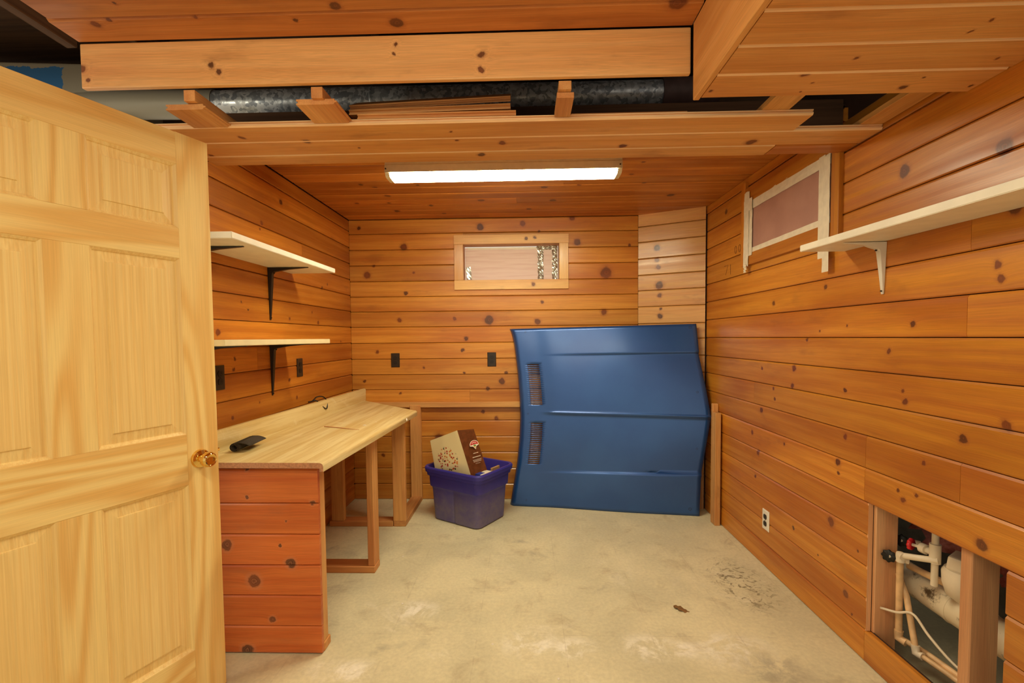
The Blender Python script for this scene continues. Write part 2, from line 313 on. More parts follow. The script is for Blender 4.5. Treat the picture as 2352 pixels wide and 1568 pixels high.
def mat_concrete(name, tint=1.0):
    t = NT(name); g = t.n('ShaderNodeNewGeometry').outputs['Position']
    a = t.noise(g, 1.6, 6, .62, .4); b = t.noise(g, 5.5, 6, .65, .6); c = t.noise(g, 60, 3, .6)
    d = t.noise(t.vec('ADD', g, (4.3, 1.7, 0)), 2.4, 7, .7, .8)
    col = t.mix(t.mapr(a, .35, .68), srgb(206, 198, 164), srgb(226, 216, 178))
    col = t.mix(t.math('MULTIPLY', t.mapr(b, .52, .75), .55), col, srgb(176, 158, 124))
    # pale efflorescence, mostly on the near half of the slab
    s = t.sep(g); near = t.mapr(s[1], 2.9, 1.6, .15, 1.0)
    col = t.mix(t.math('MULTIPLY', t.math('MULTIPLY', t.mapr(d, .56, .70), near), .75), col, srgb(240, 232, 210))
    sp = 0.0
    for px_, py_, r_2 in ((.02, 1.96, .16), (.19, 1.93, .13), (.52, 1.94, .15), (.86, 1.93, .20), (-.70, 1.78, .12), (.66, 1.93, .10), (-.55, 2.2, .14)):
        dq = t.vec('DISTANCE', t.vec('MULTIPLY', g, (1, 1.5, 1)), (px_, py_*1.5, 0)); m_ = t.mapr(dq, r_2*.2, r_2*1.2, 1, 0)
        sp = m_ if sp == 0.0 else t.math('MAXIMUM', sp, m_)
    pn_ = t.noise(t.vec('ADD', g, (2.2, 7.1, 0)), 7.0, 7, .7, .9)
    col = t.mix(t.math('MULTIPLY', t.math('MULTIPLY', sp, t.mapr(pn_, .44, .60)), .85), col, srgb(246, 240, 222))
    dg = t.vec('DISTANCE', t.vec('MULTIPLY', g, (1, 1.4, 1)), (.98, 1.80*1.4, 0))
    col = t.mix(t.math('MULTIPLY', t.math('MULTIPLY', t.mapr(dg, .05, .22, 1, 0), t.mapr(b, .38, .58)), .6), col, srgb(160, 152, 132))
    e = t.noise(t.vec('ADD', g, (9.1, 3.3, 0)), 3.1, 5, .6, .5)
    col = t.mix(t.math('MULTIPLY', t.mapr(e, .60, .76), .6), col, srgb(150, 142, 122))
    # dark scuff beside the right wall
    dd = t.vec('DISTANCE', t.vec('MULTIPLY', g, (1, .55, 1)), (1.14, 2.47*.55, 0))
    sc = t.math('MULTIPLY', t.mapr(dd, .06, .20, 1.0, 0.0), t.mapr(t.noise(g, 22, 5, .7, 1.2), .5, .62))
    col = t.mix(t.math('MULTIPLY', sc, .8), col, srgb(104, 88, 58))
    # ghost of the old floor tiles
    gl = t.math('MINIMUM', t.math('ABSOLUTE', t.math('SUBTRACT', t.math('FRACT', t.math('MULTIPLY', t.math('ADD', s[0], 5.03), 2.6)), .5)),
                t.math('ABSOLUTE', t.math('SUBTRACT', t.math('FRACT', t.math('MULTIPLY', t.math('ADD', s[1], 5.1), 2.6)), .5)))
    col = t.mix(t.math('MULTIPLY', t.mapr(gl, .0, .012, 1, 0), t.mapr(b, .42, .6, 0, .35)), col, srgb(182, 168, 138))
    f = t.mapr(c, .25, .75, .93*tint, 1.06*tint)
    col = t.mix(1.0, col, t.xyz(f, f, f), 'MULTIPLY')
    t.bump(t.math('ADD', b, t.math('MULTIPLY', c, .3)), .15, .002)
    return t.out(col, t.mapr(b, .3, .7, .5, .75), 0, .3)
M_FLOOR = mat_concrete('worn_concrete')
M_FOUND = plain('foundation_concrete', srgb(120, 112, 98), .9, var=.25, scale=9)

def rows(parent, zs, spans, mk, mat):
    pass

# ------------------------------------------------------------------ floor
fl = slabs('floor', [((-3.4, -3.2, -.05), (2.3, 4.2, 0))], M_FLOOR)
structure(fl, 'worn beige concrete floor with pale patches and scuffs', 'floor')

# ------------------------------------------------------------------ right wall (normal -X)
wr = slabs('wall_right', [((XR+T, -.6, 0), (XR+T+.006, 3.60, .13)), ((XR+T, -.6, .649), (XR+T+.006, 3.60, 2.62)),
                          ((XR+T, 1.863, .13), (XR+T+.006, 3.60, .649)), ((XR+T, -.6, .13), (XR+T+.006, 1.332, .649))], M_BACKING)
structure(wr, 'right wall of horizontal varnished knotty pine boards with an opening at the pipes', 'wall')
RZ = [0, .130, .259, .389, .519, .649, .785, .916, 1.046, 1.174, 1.308, 1.440, 1.572, 1.703, 1.833, 1.963, 2.094, 2.225]
RSPLIT = {5: [1.888], 6: [1.885, 1.48], 7: [2.80], 10: [1.475], 12: [1.47], 3: [], 0: [1.87], 14: [2.4]}
YFAR = {True: 3.535}
for i in range(len(RZ)-1):
    z0, z1 = RZ[i], RZ[i+1]
    cuts = [3.535] + RSPLIT.get(i, []) + [-.55]
    if 1 <= i <= 4: segs = [(3.535, 1.863), (1.332, -.55)]
    else: segs = list(zip(cuts[:-1], cuts[1:]))
    if i >= 15: segs = [(3.535, 1.2)] if i == 15 else [(3.535, 1.47)]
    for a, b in segs:
        board(wr, (XR, a, z0), (0, -1, 0), (0, 0, 1), a-b-.0012, z1-z0, T, M_RIGHT)
board(wr, (XR, 3.56, 2.225), (0, -1, 0), (0, 0, 1), 1.5, .06, T, M_RIGHT)
# studs and plates exposed in the opening
for y in (1.85, 1.455, 1.05):
    beam('stud', (XR+.021, y, .0), (XR+.108, y+.04, .8), M_STUD, wr)
beam('cut_board_end', (XR+.0005, 1.8635, .13), (XR+T-.0005, 1.868, .649), M_STUD, wr, 0)

M_PENCIL = plain('pencil_line', srgb(84, 48, 24), .7)
for pts in ([(3.232, 1.791), (3.177, 1.792), (3.21, 1.729)], [(3.138, 1.791), (3.136, 1.725)]):
    tube('pencil_mark', [(XR-.0002, y_, z_) for y_, z_ in pts], .0016, M_PENCIL, wr, 5)
for yc in (3.063, 3.009):
    tube('pencil_mark', [(XR-.0002, yc+.014*math.cos(a_*.628), 1.872+.024*math.sin(a_*.628)) for a_ in range(11)], .0016, M_PENCIL, wr, 5)

# ------------------------------------------------------------------ foundation behind the opening
fo = slabs('wall_foundation', [((1.98, -.6, 0), (2.05, 3.9, 2.7))], M_FOUND)
structure(fo, 'grey concrete foundation seen through the opening behind the pipes', 'wall')

# ------------------------------------------------------------------ left wall (normal +X)
wl = slabs('wall_left', [((XL-T-.006, 1.80, 0), (XL-T, 3.80, 2.09)), ((XL-T-.006, 2.075, 2.09), (XL-T, 3.80, 2.34))], M_BACKING)
structure(wl, 'left wall of horizontal dark orange varnished pine boards', 'wall')
LZ = [.0014+.1287*i for i in range(18)]; LZ[0] = 0; LZ[-1] = 2.19
LZ.append(2.279)
for i in range(len(LZ)-1):
    segs = [(1.80, YB)] if i not in (4, 9, 14) else [(1.80, 2.95 if i != 9 else 2.42), (2.95 if i != 9 else 2.42, YB)]
    for a, b in segs:
        if i >= 16: a = max(a, 2.076)
        board(wl, (XL, a, LZ[i]), (0, 1, 0), (0, 0, 1), b-a-.001, LZ[i+1]-LZ[i], T, M_LEFT)

# ------------------------------------------------------------------ back wall (normal -Y)
WX0, WX1, WZ0, WZ1 = -.491, .277, 1.784, 2.070
wb = slabs('wall_back', [((XL-.03, YB+T, 0), (.95, YB+T+.006, WZ0)), ((XL-.03, YB+T, WZ1), (.95, YB+T+.006, 2.34)),
                         ((XL-.03, YB+T, WZ0), (WX0, YB+T+.006, WZ1)), ((WX1, YB+T, WZ0), (.95, YB+T+.006, WZ1))], M_BACKING)
structure(wb, 'back wall of horizontal orange varnished knotty pine boards', 'wall')
BZ = [0, .129, .258, .390, .520, .650, .780, .905, 1.027, 1.155, 1.285, 1.415, 1.540, 1.660, 1.784, 1.912, 2.037, 2.164, 2.279]
for i in range(len(BZ)-1):
    z0, z1 = BZ[i], BZ[i+1]; x0, x1 = XL+.001, .904
    if i in (14, 15):
        segs = [(x0, WX0, z0, z1), (WX1, x1, z0, z1)]
    elif i == 16:
        segs = [(x0, WX0, z0, z1), (WX0, WX1, WZ1, z1), (WX1, x1, z0, z1)]
    elif i in (2, 6): segs = [(x0, -.45, z0, z1), (-.45, x1, z0, z1)]
    elif i == 12: segs = [(x0, x1, z0, z1)]
    else: segs = [(x0, x1, z0, z1)]
    for a, b, c, d in segs:
        board(wb, (a, YB, c), (1, 0, 0), (0, 0, 1), b-a-.001, d-c, T, M_BACK)

# ------------------------------------------------------------------ angled corner wall
A = Vector((.905, YB, 0)); B = Vector((XR, 3.532, 0)); d = (B-A).normalized(); nrm = Vector((d.y, -d.x, 0))
Ac = A - nrm*(T+.004); Bc = B - nrm*(T+.004)
wc = mesh_obj('wall_corner', [(Ac.x, Ac.y, 0), (Bc.x, Bc.y, 0), (Bc.x, Bc.y, 2.3), (Ac.x, Ac.y, 2.3),
     (Ac.x-nrm.x*.006, Ac.y-nrm.y*.006, 0), (Bc.x-nrm.x*.006, Bc.y-nrm.y*.006, 0), (Bc.x-nrm.x*.006, Bc.y-nrm.y*.006, 2.3), (Ac.x-nrm.x*.006, Ac.y-nrm.y*.006, 2.3)],
     [(0, 1, 2, 3), (4, 5, 6, 7), (0, 1, 5, 4), (3, 2, 6, 7), (0, 3, 7, 4), (1, 2, 6, 5)], M_BACKING)
structure(wc, 'narrow angled corner wall of pale pine boards beside the right wall', 'wall')
PZ = [0, .14, .27, .40, .53, .66, .79, .92, 1.048, 1.177, 1.305, 1.422, 1.556, 1.683, 1.806, 1.935, 2.065, 2.187, 2.30]
Lp = (B-A).length
for i in range(len(PZ)-1):
    board(wc, (A.x, A.y, PZ[i]), d, (0, 0, 1), Lp-.012, PZ[i+1]-PZ[i], T, M_CORNER)
q = A + d*(Lp-.055) + nrm*.001
for k in range(2):
    p0 = q + d*(.022*k)
    mesh = prism([(0, 0), (.02, 0), (.02, .012), (0, .012)], .78)
    mesh_obj('trim_strip', mesh[0], mesh[1], M_STUD, wc, frame((p0.x, p0.y, .0), (0, 0, 1), d))

# ------------------------------------------------------------------ ceilings (normal -Z)
cb = slabs('ceiling_back', [((XL-.026, 2.076, ZC+T), (XR+.02, 3.8, ZC+T+.006))], M_BACKING)
structure(cb, 'low back ceiling of dark orange knotty pine boards holding the lamp', 'ceiling')
y = YB+.005
k = 0
while y > 2.10:
    w = min(.1292, y-2.075)
    segs = [(XL+.001, XR+.01)] if k % 3 else [(XL+.001, -.35+.3*k/3), (-.35+.3*k/3, XR+.01)]
    for a, b in segs: board(cb, (a, y, ZC), (1, 0, 0), (0, -1, 0), b-a-.001, w, T, M_CEIL)
    y -= w; k += 1

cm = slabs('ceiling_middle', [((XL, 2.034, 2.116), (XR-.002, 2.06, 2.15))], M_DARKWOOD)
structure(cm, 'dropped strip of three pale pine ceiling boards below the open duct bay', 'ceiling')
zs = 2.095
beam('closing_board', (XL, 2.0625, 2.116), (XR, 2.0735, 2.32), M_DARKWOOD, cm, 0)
board(cm, (XL+.05, 2.072, zs), (1, 0, 0), (0, -1, 0), 1.032-XL-.052, .106, T, M_SOFFIT, ch=.005, edge=M_EDGE)
board(cm, (1.034, 2.066, zs), (1, 0, 0), (0, -1, 0), XR-1.036, .098, T, M_CEIL)
board(cm, (XL+.05, 1.966, zs), (1, 0, 0), (0, -1, 0), XR-.052-XL, .132, T, M_SOFFIT, ch=.005, edge=M_EDGE, notch=True)
board(cm, (XL+.05, 1.834, zs), (1, 0, 0), (0, -1, 0), 1.022-XL-.05, .132, T, M_SOFFIT, ch=.005, edge=M_EDGE, notch=True)

cf = slabs('ceiling_front', [((-1.45, -1.2, 2.296+T), (.55, 1.528, 2.296+T+.006))], M_BACKING)
structure(cf, 'upper ceiling of reddish brown aged pine boards in front of the fascia', 'ceiling')
y = 1.528; k = 0
while y > -1.1:
    w = .1115 if k == 0 else .131
    board(cf, (-1.447+.012*(k % 3), y, 2.296), (1, 0, 0), (0, -1, 0), 1.979-.012*(k % 3), w, T, M_CFRONT, ch=.006)
    y -= w; k += 1
fa = beam('fascia_board', (-1.452, 1.529, 2.152), (.532, 1.548, 2.295), M_FASCIA, cf, .004, 2)
beam('joist', (-1.525, -1.2, 2.30), (-1.487, 1.56, 2.52), M_DARKWOOD, cf)
for k in range(4): board(cf, (-3.2, 1.40-.131*k, 2.34), (1, 0, 0), (0, -1, 0), 1.66, .131, T, M_CFRONT, ch=.006)
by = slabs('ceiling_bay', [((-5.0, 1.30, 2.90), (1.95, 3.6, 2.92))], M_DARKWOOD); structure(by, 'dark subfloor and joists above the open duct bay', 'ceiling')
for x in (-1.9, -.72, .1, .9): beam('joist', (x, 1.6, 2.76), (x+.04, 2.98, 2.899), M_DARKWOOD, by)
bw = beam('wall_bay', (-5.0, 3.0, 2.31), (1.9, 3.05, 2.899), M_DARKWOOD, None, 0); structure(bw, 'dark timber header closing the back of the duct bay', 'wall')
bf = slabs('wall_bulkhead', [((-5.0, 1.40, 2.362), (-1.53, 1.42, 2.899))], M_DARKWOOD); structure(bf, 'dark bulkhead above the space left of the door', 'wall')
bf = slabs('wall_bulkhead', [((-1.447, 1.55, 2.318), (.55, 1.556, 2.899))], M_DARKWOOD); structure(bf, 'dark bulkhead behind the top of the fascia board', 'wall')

cr = slabs('ceiling_right', [((.556, -1.2, 2.06+T), (XR, 1.50, 2.06+T+.006))], M_BACKING)
structure(cr, 'boxed-in right ceiling drop clad in pale pine boards', 'ceiling')
y = 1.502; k = 0
while y > -1.1:
    board(cr, (.554, y, 2.06), (1, 0, 0), (0, -1, 0), XR-.556, .131, T, M_CRIGHT, ch=.005, edge=M_EDGE)
    y -= .131; k += 1
beam('side_board', (.533, -1.15, 2.059), (.552, 1.512, 2.295), M_CRIGHT, cr, .002)
slabs('lid', [((.556, -1.2, 2.32), (1.95, 1.5, 2.34))], M_BACKING, cr)

# ------------------------------------------------------------------ window in the back wall
w1 = empty('window_1', ((WX0+WX1)/2, YB, WZ0)); structure(w1, 'small high back window boarded with pink foam and foil tape', 'window')
cw = .073; yf = YB-.016
def casing(parent, o, ex, ey, L, Wd, mat, T_=.016):
    v, f = prism([(0, -T_), (Wd, -T_), (Wd, -.002), (Wd-.002, 0), (.002, 0), (0, -.002)], L)
    return mesh_obj('casing_board', v, f, mat, parent, frame(o, ex, ey))
M_CASE = pine('window_casing_pine', srgb(238, 192, 120), srgb(224, 168, 92), srgb(206, 142, 74), [(.083, YB-.016, 2.117, .011), (.015, YB-.016, 2.106, .012), (.07, YB-.016, 1.745, .016)], gate=.985, rough=.28, var=.05, coat=.3)
casing(w1, (-.563, yf, 2.069), (1, 0, 0), (0, 0, 1), .915, .073, M_CASE)
casing(w1, (-.563, yf, 1.708), (1, 0, 0), (0, 0, 1), .913, .076, M_CASE)
casing(w1, (-.490, yf, 1.785), (0, 0, 1), (-1, 0, 0), .283, .073, M_CASE)
casing(w1, (.350, yf, 1.785), (0, 0, 1), (-1, 0, 0), .283, .073, M_CASE)
dp = .115
slabs('jamb', [((WX0-.012, YB-.001, WZ0-.012), (WX0, YB+dp, WZ1+.012)), ((WX1, YB-.001, WZ0-.012), (WX1+.012, YB+dp, WZ1+.012)),
               ((WX0, YB-.001, WZ1), (WX1, YB+dp, WZ1+.012)), ((WX0, YB-.001, WZ0-.012), (WX1, YB+dp, WZ0))], M_STUD, w1)
t = NT('pink_foam'); g = t.coord(); n = t.noise(t.vec('MULTIPLY', g, (4, 4, 90)), 1, 3); 
M_FOAM = t.out(t.mix(t.mapr(n, .4, .7), srgb(240, 218, 208), srgb(230, 202, 192)), .7)
slabs('foam_panel', [((WX0+.005, YB+.085, WZ0+.0), (WX1-.005, YB+.11, WZ1-.012))], M_FOAM, w1)
def crinkle(name, o, ex, ey, L, Wd, amp, mat, parent, nx=24, ny=5, seed=1, taper=0):
    rg = random.Random(seed); V = []; F = []
    for i in range(nx+1):
        for j in range(ny+1):
            e = (rg.random()-.5)*amp*1.2 if j in (0, ny) else 0
            V.append((L*i/nx, Wd*(j/ny-.5)*(1-taper*i/nx)+Wd*.5+e, .0012+rg.random()*amp))
    for i in range(nx):
        for j in range(ny):
            a = i*(ny+1)+j; F.append((a, a+ny+1, a+ny+2, a+1))
    return mesh_obj(name, V, F, mat, parent, frame(o, ex, ey))
M_FOIL = NT('foil_tape').out(srgb(196, 196, 186), .28, .85)
yt = YB+.084
crinkle('foil_strip', (.155, yt, WZ0+.002), (0, 0, 1), (-1, 0, 0), .262, .045, .006, M_FOIL, w1, seed=3)
crinkle('foil_strip', (.268, yt, WZ0+.002), (0, 0, 1), (-1, 0, 0), .262, .04, .008, M_FOIL, w1, seed=4)
crinkle('foil_strip', (.10, yt, WZ1-.034), (1, 0, 0), (0, 0, 1), .17, .03, .007, M_FOIL, w1, seed=5)
crinkle('foil_strip', (WX0+.03, yt, WZ1-.028), (1, 0, 0), (0, 0, 1), .38, .016, .001, M_WHITE, w1, seed=6)
crinkle('foil_strip', (-.085, yt, WZ1-.030), (1, 0, 0), (0, 0, 1), .19, .018, .001, M_WHITE, w1, seed=7)
crinkle('foil_patch', (WX0+.06, yt-.004, WZ0+.02), (-.12, 0, 1), (-1, 0, 0), .10, .04, .004, M_FOIL, w1, nx=5, ny=3, seed=8)

# ------------------------------------------------------------------ taped window on the right wall
xw = XR-.020
w2 = empty('window_2', (XR, 2.5, 1.745)); structure(w2, 'high right window covered with a pink panel framed by masking tape', 'window')
def casing_r(o, ex, ey, L, Wd): return casing(w2, o, ex, ey, L, Wd, M_RIGHT, .020)
casing_r((xw, 2.052, 1.70), (0, 0, 1), (0, 1, 0), .42, .050)
casing_r((xw, 2.900, 1.745), (0, 0, 1), (0, 1, 0), .50, .052)
casing_r((xw, 2.90, 1.745), (0, -1, 0), (0, 0, 1), .797, .068)
casing_r((xw, 2.90, 2.115), (0, -1, 0), (0, 0, 1), .797, .09)
t = NT('mauve_panel'); M_MAUVE = t.out(t.mix(t.mapr(t.noise(t.coord(), 6, 4), .3, .7), srgb(186, 142, 126), srgb(174, 130, 116)), .6)
slabs('panel', [((xw+.004, 2.105, 1.80), (xw+.016, 2.90, 2.13))], M_MAUVE, w2)
xt = xw+.0035
def tape(o, ex, ey, L, Wd, seed, amp=.0012): return crinkle('tape_strip', o, ex, ey, L, Wd, amp, M_TAPE, w2, nx=14, ny=4, seed=seed)
tape((xt-.001, 2.905, 2.065), (0, -1, 0.004), (0, 0, 1), .80, .055, 11, .0015)
tape((xt-.001, 2.945, 1.793), (0, -1, 0.004), (0, 0, 1), .84, .045, 12)
tape((xt-.0035, 2.141, 1.665), (0, 0, 1), (0, 1, 0), .455, .044, 13)
tape((xt-.005, 2.104, 1.60), (0, 0, 1), (0, 1, 0), .51, .046, 14, .0018)
tape((xt-.006, 2.845, 1.735), (-.0, -.02, 1), (0, 1, 0), .44, .062, 15, .002)
tape((xt-.004, 2.803, 1.795), (0, 0, 1), (0, 1, 0), .33, .055, 19, .002)
tape((xt-.006, 2.855, 2.10), (0, 0, 1), (0, 1, 0), .08, .03, 16)
tape((xt-.008, 2.90, 2.06), (0, -1, 0), (0, 0, 1), .10, .07, 17)
tape((xt-.009, 2.855, 1.70), (0, .02, 1), (0, 1, 0), .05, .03, 18, .008)

# ------------------------------------------------------------------ door
E0 = Vector((-1.158, 1.706, 0)); dd = Vector((-.375, -.927, 0)).normalized(); dn = Vector((-dd.y, dd.x, 0))
if dn.x < 0: dn = -dn
dr = empty('door_1', (E0.x, E0.y, 0)); structure(dr, 'open six-panel clear pine door with a brass knob', 'door')
DT = .035; DH0, DH1, DW = .008, 2.04, .842
def dpart(name, s0, s1, z0, z1, vertical, mat, thick=DT, recess=0.0, mold=0.0):
    """flat frame member of the door; s measured from the latch edge toward the hinges"""
    o = E0 + dd*s0 - dn*recess
    if vertical:
        v, f = prism([(0, -thick), (s1-s0, -thick), (s1-s0, -.0015), (s1-s0-.0015, 0), (.0015, 0), (0, -.0015)], z1-z0)
        M = frame((o.x, o.y, z0), (0, 0, 1), dd)
        if (Matrix(M).to_3x3() @ Vector((0, 0, 1))).dot(dn) < 0:
            o2 = E0 + dd*s1 - dn*recess; M = frame((o2.x, o2.y, z0), (0, 0, 1), -dd)
    else:
        v, f = prism([(0, -thick), (z1-z0, -thick), (z1-z0, -.0015), (z1-z0-.0015, 0), (.0015, 0), (0, -.0015)], s1-s0)
        M = frame((o.x, o.y, z0), dd, (0, 0, 1))
        if (M.to_3x3() @ Vector((0, 0, 1))).dot(dn) < 0:
            o2 = E0 + dd*s1 - dn*recess; M = frame((o2.x, o2.y, z0), -dd, (0, 0, 1))
    return mesh_obj(name, v, f, mat, dr, M)
dpart('stile', 0, .112, DH0, DH1, True, M_DOOR); dpart('stile', .730, DW, DH0, DH1, True, M_DOOR)
RAILS = [(1.930, DH1), (1.606, 1.711), (.807, .990), (DH0, .205)]
for z0, z1 in RAILS: dpart('rail', .112, .730, z0, z1, False, M_DOOR)
PR = [(1.711, 1.930), (.990, 1.606), (.205, .807)]
for z0, z1 in PR: dpart('mullion', .367, .475, z0, z1, True, M_DOOR)
def raised_panel(s0, s1, z0, z1):
    W_, H_ = s1-s0, z1-z0
    o2 = E0 + dd*s1 - dn*.0; M = frame((o2.x, o2.y, z0), (0, 0, 1), -dd)
    flip = (M.to_3x3() @ Vector((0, 0, 1))).dot(dn) < 0
    if flip:
        o2 = E0 + dd*s0; M = frame((o2.x, o2.y, z0), (0, 0, 1), dd)
    rings = [(0, -.001), (.008, -.008), (.010, -.012), (.014, -.012), (.041, -.0085), (.0425, -.005), (.046, -.0045)]
    V = []; F = []
    for ins, h in rings: V += [(ins, ins, h), (H_-ins, ins, h), (H_-ins, W_-ins, h), (ins, W_-ins, h)]
    n = len(rings)
    for i in range(n-1):
        for k in range(4): F.append((i*4+k, i*4+(k+1) % 4, (i+1)*4+(k+1) % 4, (i+1)*4+k))
    F.append(tuple((n-1)*4+k for k in range(4)))
    b = len(V); V += [(0, 0, -.026), (H_, 0, -.026), (H_, W_, -.026), (0, W_, -.026)]
    F.append((b+3, b+2, b+1, b)); F += [(k, b+k, b+(k+1) % 4, (k+1) % 4) for k in range(4)]
    return mesh_obj('panel', V, F, M_DOORP, dr, M)
for z0, z1 in PR:
    raised_panel(.112, .367, z0, z1); raised_panel(.475, .730, z0, z1)
M_BRASS = NT('polished_brass').out((.83, .56, .17, 1), .09, 1.0)
kc = E0 + dd*.068 + Vector((0, 0, .893))
KM = frame(kc, dd, Vector((0, 0, 1)).cross(dd)) if False else None
ez = dn; ex = Vector((0, 0, 1)); ey = ez.cross(ex); KM = Matrix.Identity(4)
for i in range(3): KM[i][0] = ex[i]; KM[i][1] = ey[i]; KM[i][2] = ez[i]; KM[i][3] = kc[i]
kb = lathe('knob', [(.012, .018), (.012, .026), (.020, .030), (.0265, .038), (.0275, .046), (.025, .056), (.020, .060), (.0185, .059), (.015, .0575), (.004, .0585)], M_BRASS, dr, KM, 32)
lathe('rose', [(.0335, 0), (.0335, .004), (.031, .010), (.020, .014), (.0145, .016), (.0125, .022)], M_BRASS, dr, KM, 32)
lp = E0 + dd*(-.001) + Vector((0, 0, .907)) - dn*.018
beam('latch', (lp.x-.006, lp.y-.006, lp.z-.006), (lp.x+.010, lp.y+.012, lp.z+.006), M_BRASS, dr, .002)
hj = E0 + dd*(DW+.004)
beam('trim_1', (hj.x-.10, hj.y-.12, 0), (hj.x-.004, hj.y-.02, 2.10), M_DOOR)
structure(bpy.data.objects['trim_1'], 'pine jamb post carrying the hinges of the open door', 'trim')
# ------------------------------------------------------------------ fluorescent lamp
def emission(name, col, power):
    t = NT(name); t.b.inputs['Base Color'].default_value = (.9, .9, .85, 1)
    t.b.inputs['Emission Color'].default_value = col; t.b.inputs['Emission Strength'].default_value = power
    return t.m
M_HOUSE = plain('lamp_housing_enamel', srgb(206, 196, 170), .4, var=.04)
M_ACRYL = plain('acrylic_end', srgb(232, 224, 196), .25, var=.02)
def wrap_lamp(name, x0, x1, y0, top, label, power, grp=None):
    L = x1-x0; r = empty(name, ((x0+x1)/2, y0+.06, top)); tag(r, label, 'lamp', grp)
    M = frame((x0, y0, top), (1, 0, 0), (0, 1, 0))
    v, f = prism([(.0, -.088), (.002, -.050), (.006, -.046), (.006, 0), (.119, 0), (.119, -.046), (.123, -.050), (.125, -.088)], L)
    mesh_obj('housing', v, f, M_HOUSE, r, M)
    prof = [(.001, -.090), (.006, -.102), (.018, -.109), (.035, -.111), (.09, -.111), (.107, -.109), (.119, -.102), (.124, -.090)]
    v, f = prism(prof, L-.05)
    mesh_obj('diffuser', v, f, emission(name+'_glow', LAMP_COLOR, power), r, frame((x0+.025, y0, top), (1, 0, 0), (0, 1, 0)))
    for xx in (x0+.002, x1-.0245):
        v, f = prism([(a, b*1.0) for a, b in prof], .0225)
        mesh_obj('end_cap', v, f, M_ACRYL, r, frame((xx, y0, top), (1, 0, 0), (0, 1, 0)))
    for xx in (x0+.006, x1-.012):
        lathe('screw', [(.004, 0), (.004, .003)], M_NAIL, r, Matrix.Translation((xx, y0-.0005, top-.07)) @ Matrix.Rotation(math.pi/2, 4, 'X'), 10)
    return r
wrap_lamp('fluorescent_lamp', -.729, .511, 2.46, ZC, 'lit fluorescent wrap lamp on the low back ceiling', LAMP_POWER)
wrap_lamp('fluorescent_lamp', -.85, .39, .36, 2.295, 'lit fluorescent wrap lamp on the upper front ceiling', FRONT_POWER)
bl_ = empty('added_fill_bulb', (-2.3, .85, 2.28)); tag(bl_, 'unseen fill lamp added left of the door to brighten the duct box', 'lamp')  # invented lamp out of view, added to light the plenum and duct bay
lathe('holder', [(.055, 0), (.055, -.018), (.035, -.03), (.024, -.05)], M_WHITE, bl_, Matrix.Translation((-2.3, .85, 2.28)), 20)
lathe('bulb', [(.013, -.05), (.016, -.065), (.030, -.095), (.030, -.115), (.018, -.135), (.003, -.142)], emission('bulb_glow', LAMP_COLOR, FILL_BULB_POWER), bl_, Matrix.Translation((-2.3, .85, 2.28)), 20)

# ------------------------------------------------------------------ workbench
wbn = empty('workbench_frame', (-1.1, 2.6, 0)); tag(wbn, 'raw timber workbench frame with a red-stained pine end panel', 'workbench')
EZ = [.004, .121, .252, .381, .512, .643, .788]
for i in range(6):
    board(wbn, (-1.372, 1.875, EZ[i]), (1, 0, 0), (0, 0, 1), .512, EZ[i+1]-EZ[i], .018, M_RED, ch=.005)
beam('post', (-.900, 1.894, .038), (-.862, 1.944, .783), M_LEG, wbn)
beam('post', (-1.39, 1.894, .038), (-1.352, 1.94, .783), M_LEG, wbn)
beam('base_plate', (-1.39, 1.895, 0), (-.858, 1.958, .0375), M_LEG, wbn)
beam('leg', (-.897, 2.556, .0385), (-.859, 2.645, .783), M_LEG, wbn)
beam('leg', (-1.385, 2.556, .0385), (-1.347, 2.645, .783), M_LEG, wbn)
beam('base_plate', (-1.39, 2.55, 0), (-.857, 2.645, .038), M_LEG, wbn)
beam('leg', (-.937, 3.200, .0385), (-.848, 3.240, .783), M_LEG, wbn)
beam('leg', (-1.375, 3.200, .0385), (-1.286, 3.240, .783), M_LEG, wbn)
beam('base_plate', (-1.39, 3.198, 0), (-.938, 3.29, .038), M_LEG, wbn)
beam('base_plate', (-.935, 3.2, 0), (-.848, 3.712, .038), M_LEG, wbn)
beam('leg', (-.935, 3.713, .0), (-.848, 3.753, .783), M_LEG, wbn)
beam('stringer', (-1.39, 3.245, .70), (-.90, 3.283, .783), M_LEG, wbn)
beam('stringer', (-1.39, 2.65, .70), (-.90, 2.688, .783), M_LEG, wbn)

def laminate(name, k1, k2):
  t = NT(name); P = t.coord(); g = t.noise(t.vec('MULTIPLY', P, k1), 1, 4, .6); g2 = t.noise(t.vec('MULTIPLY', P, k2), 1, 2)
  col = t.mix(t.mapr(g, .35, .68), srgb(226, 206, 150), srgb(206, 176, 112))
  col = t.mix(t.math('MULTIPLY', t.mapr(g2, .5, .75), .4), col, srgb(186, 152, 92))
  col = t.mix(t.math('MULTIPLY', t.mapr(t.noise(P, 5, 5, .7, 1), .60, .72), .5), col, srgb(232, 220, 178))
  return t.out(col, .42, 0, .4)
M_LAM = laminate('woodgrain_laminate', (26, 1.2, 26), (160, 5, 160)); M_LAMB = laminate('woodgrain_laminate_edge', (1.2, 26, 26), (5, 160, 160))
M_PART = plain('particle_board', srgb(186, 132, 96), .8, var=.18, scale=120)
ct = empty('countertop', (-1.1, 2.6, .784)); tag(ct, 'wood-grain laminate countertop with backsplash on the timber frame', 'countertop')
Zt, Zu = .820, .797
cA, cB, cC, cD = Vector((-.822, 1.845, 0)), Vector((-.757, 3.215, 0)), Vector((-1.322, 3.754, 0)), Vector((-1.392, 1.855, 0))
fd = (cB-cA).normalized(); fn = Vector((fd.y, -fd.x, 0))
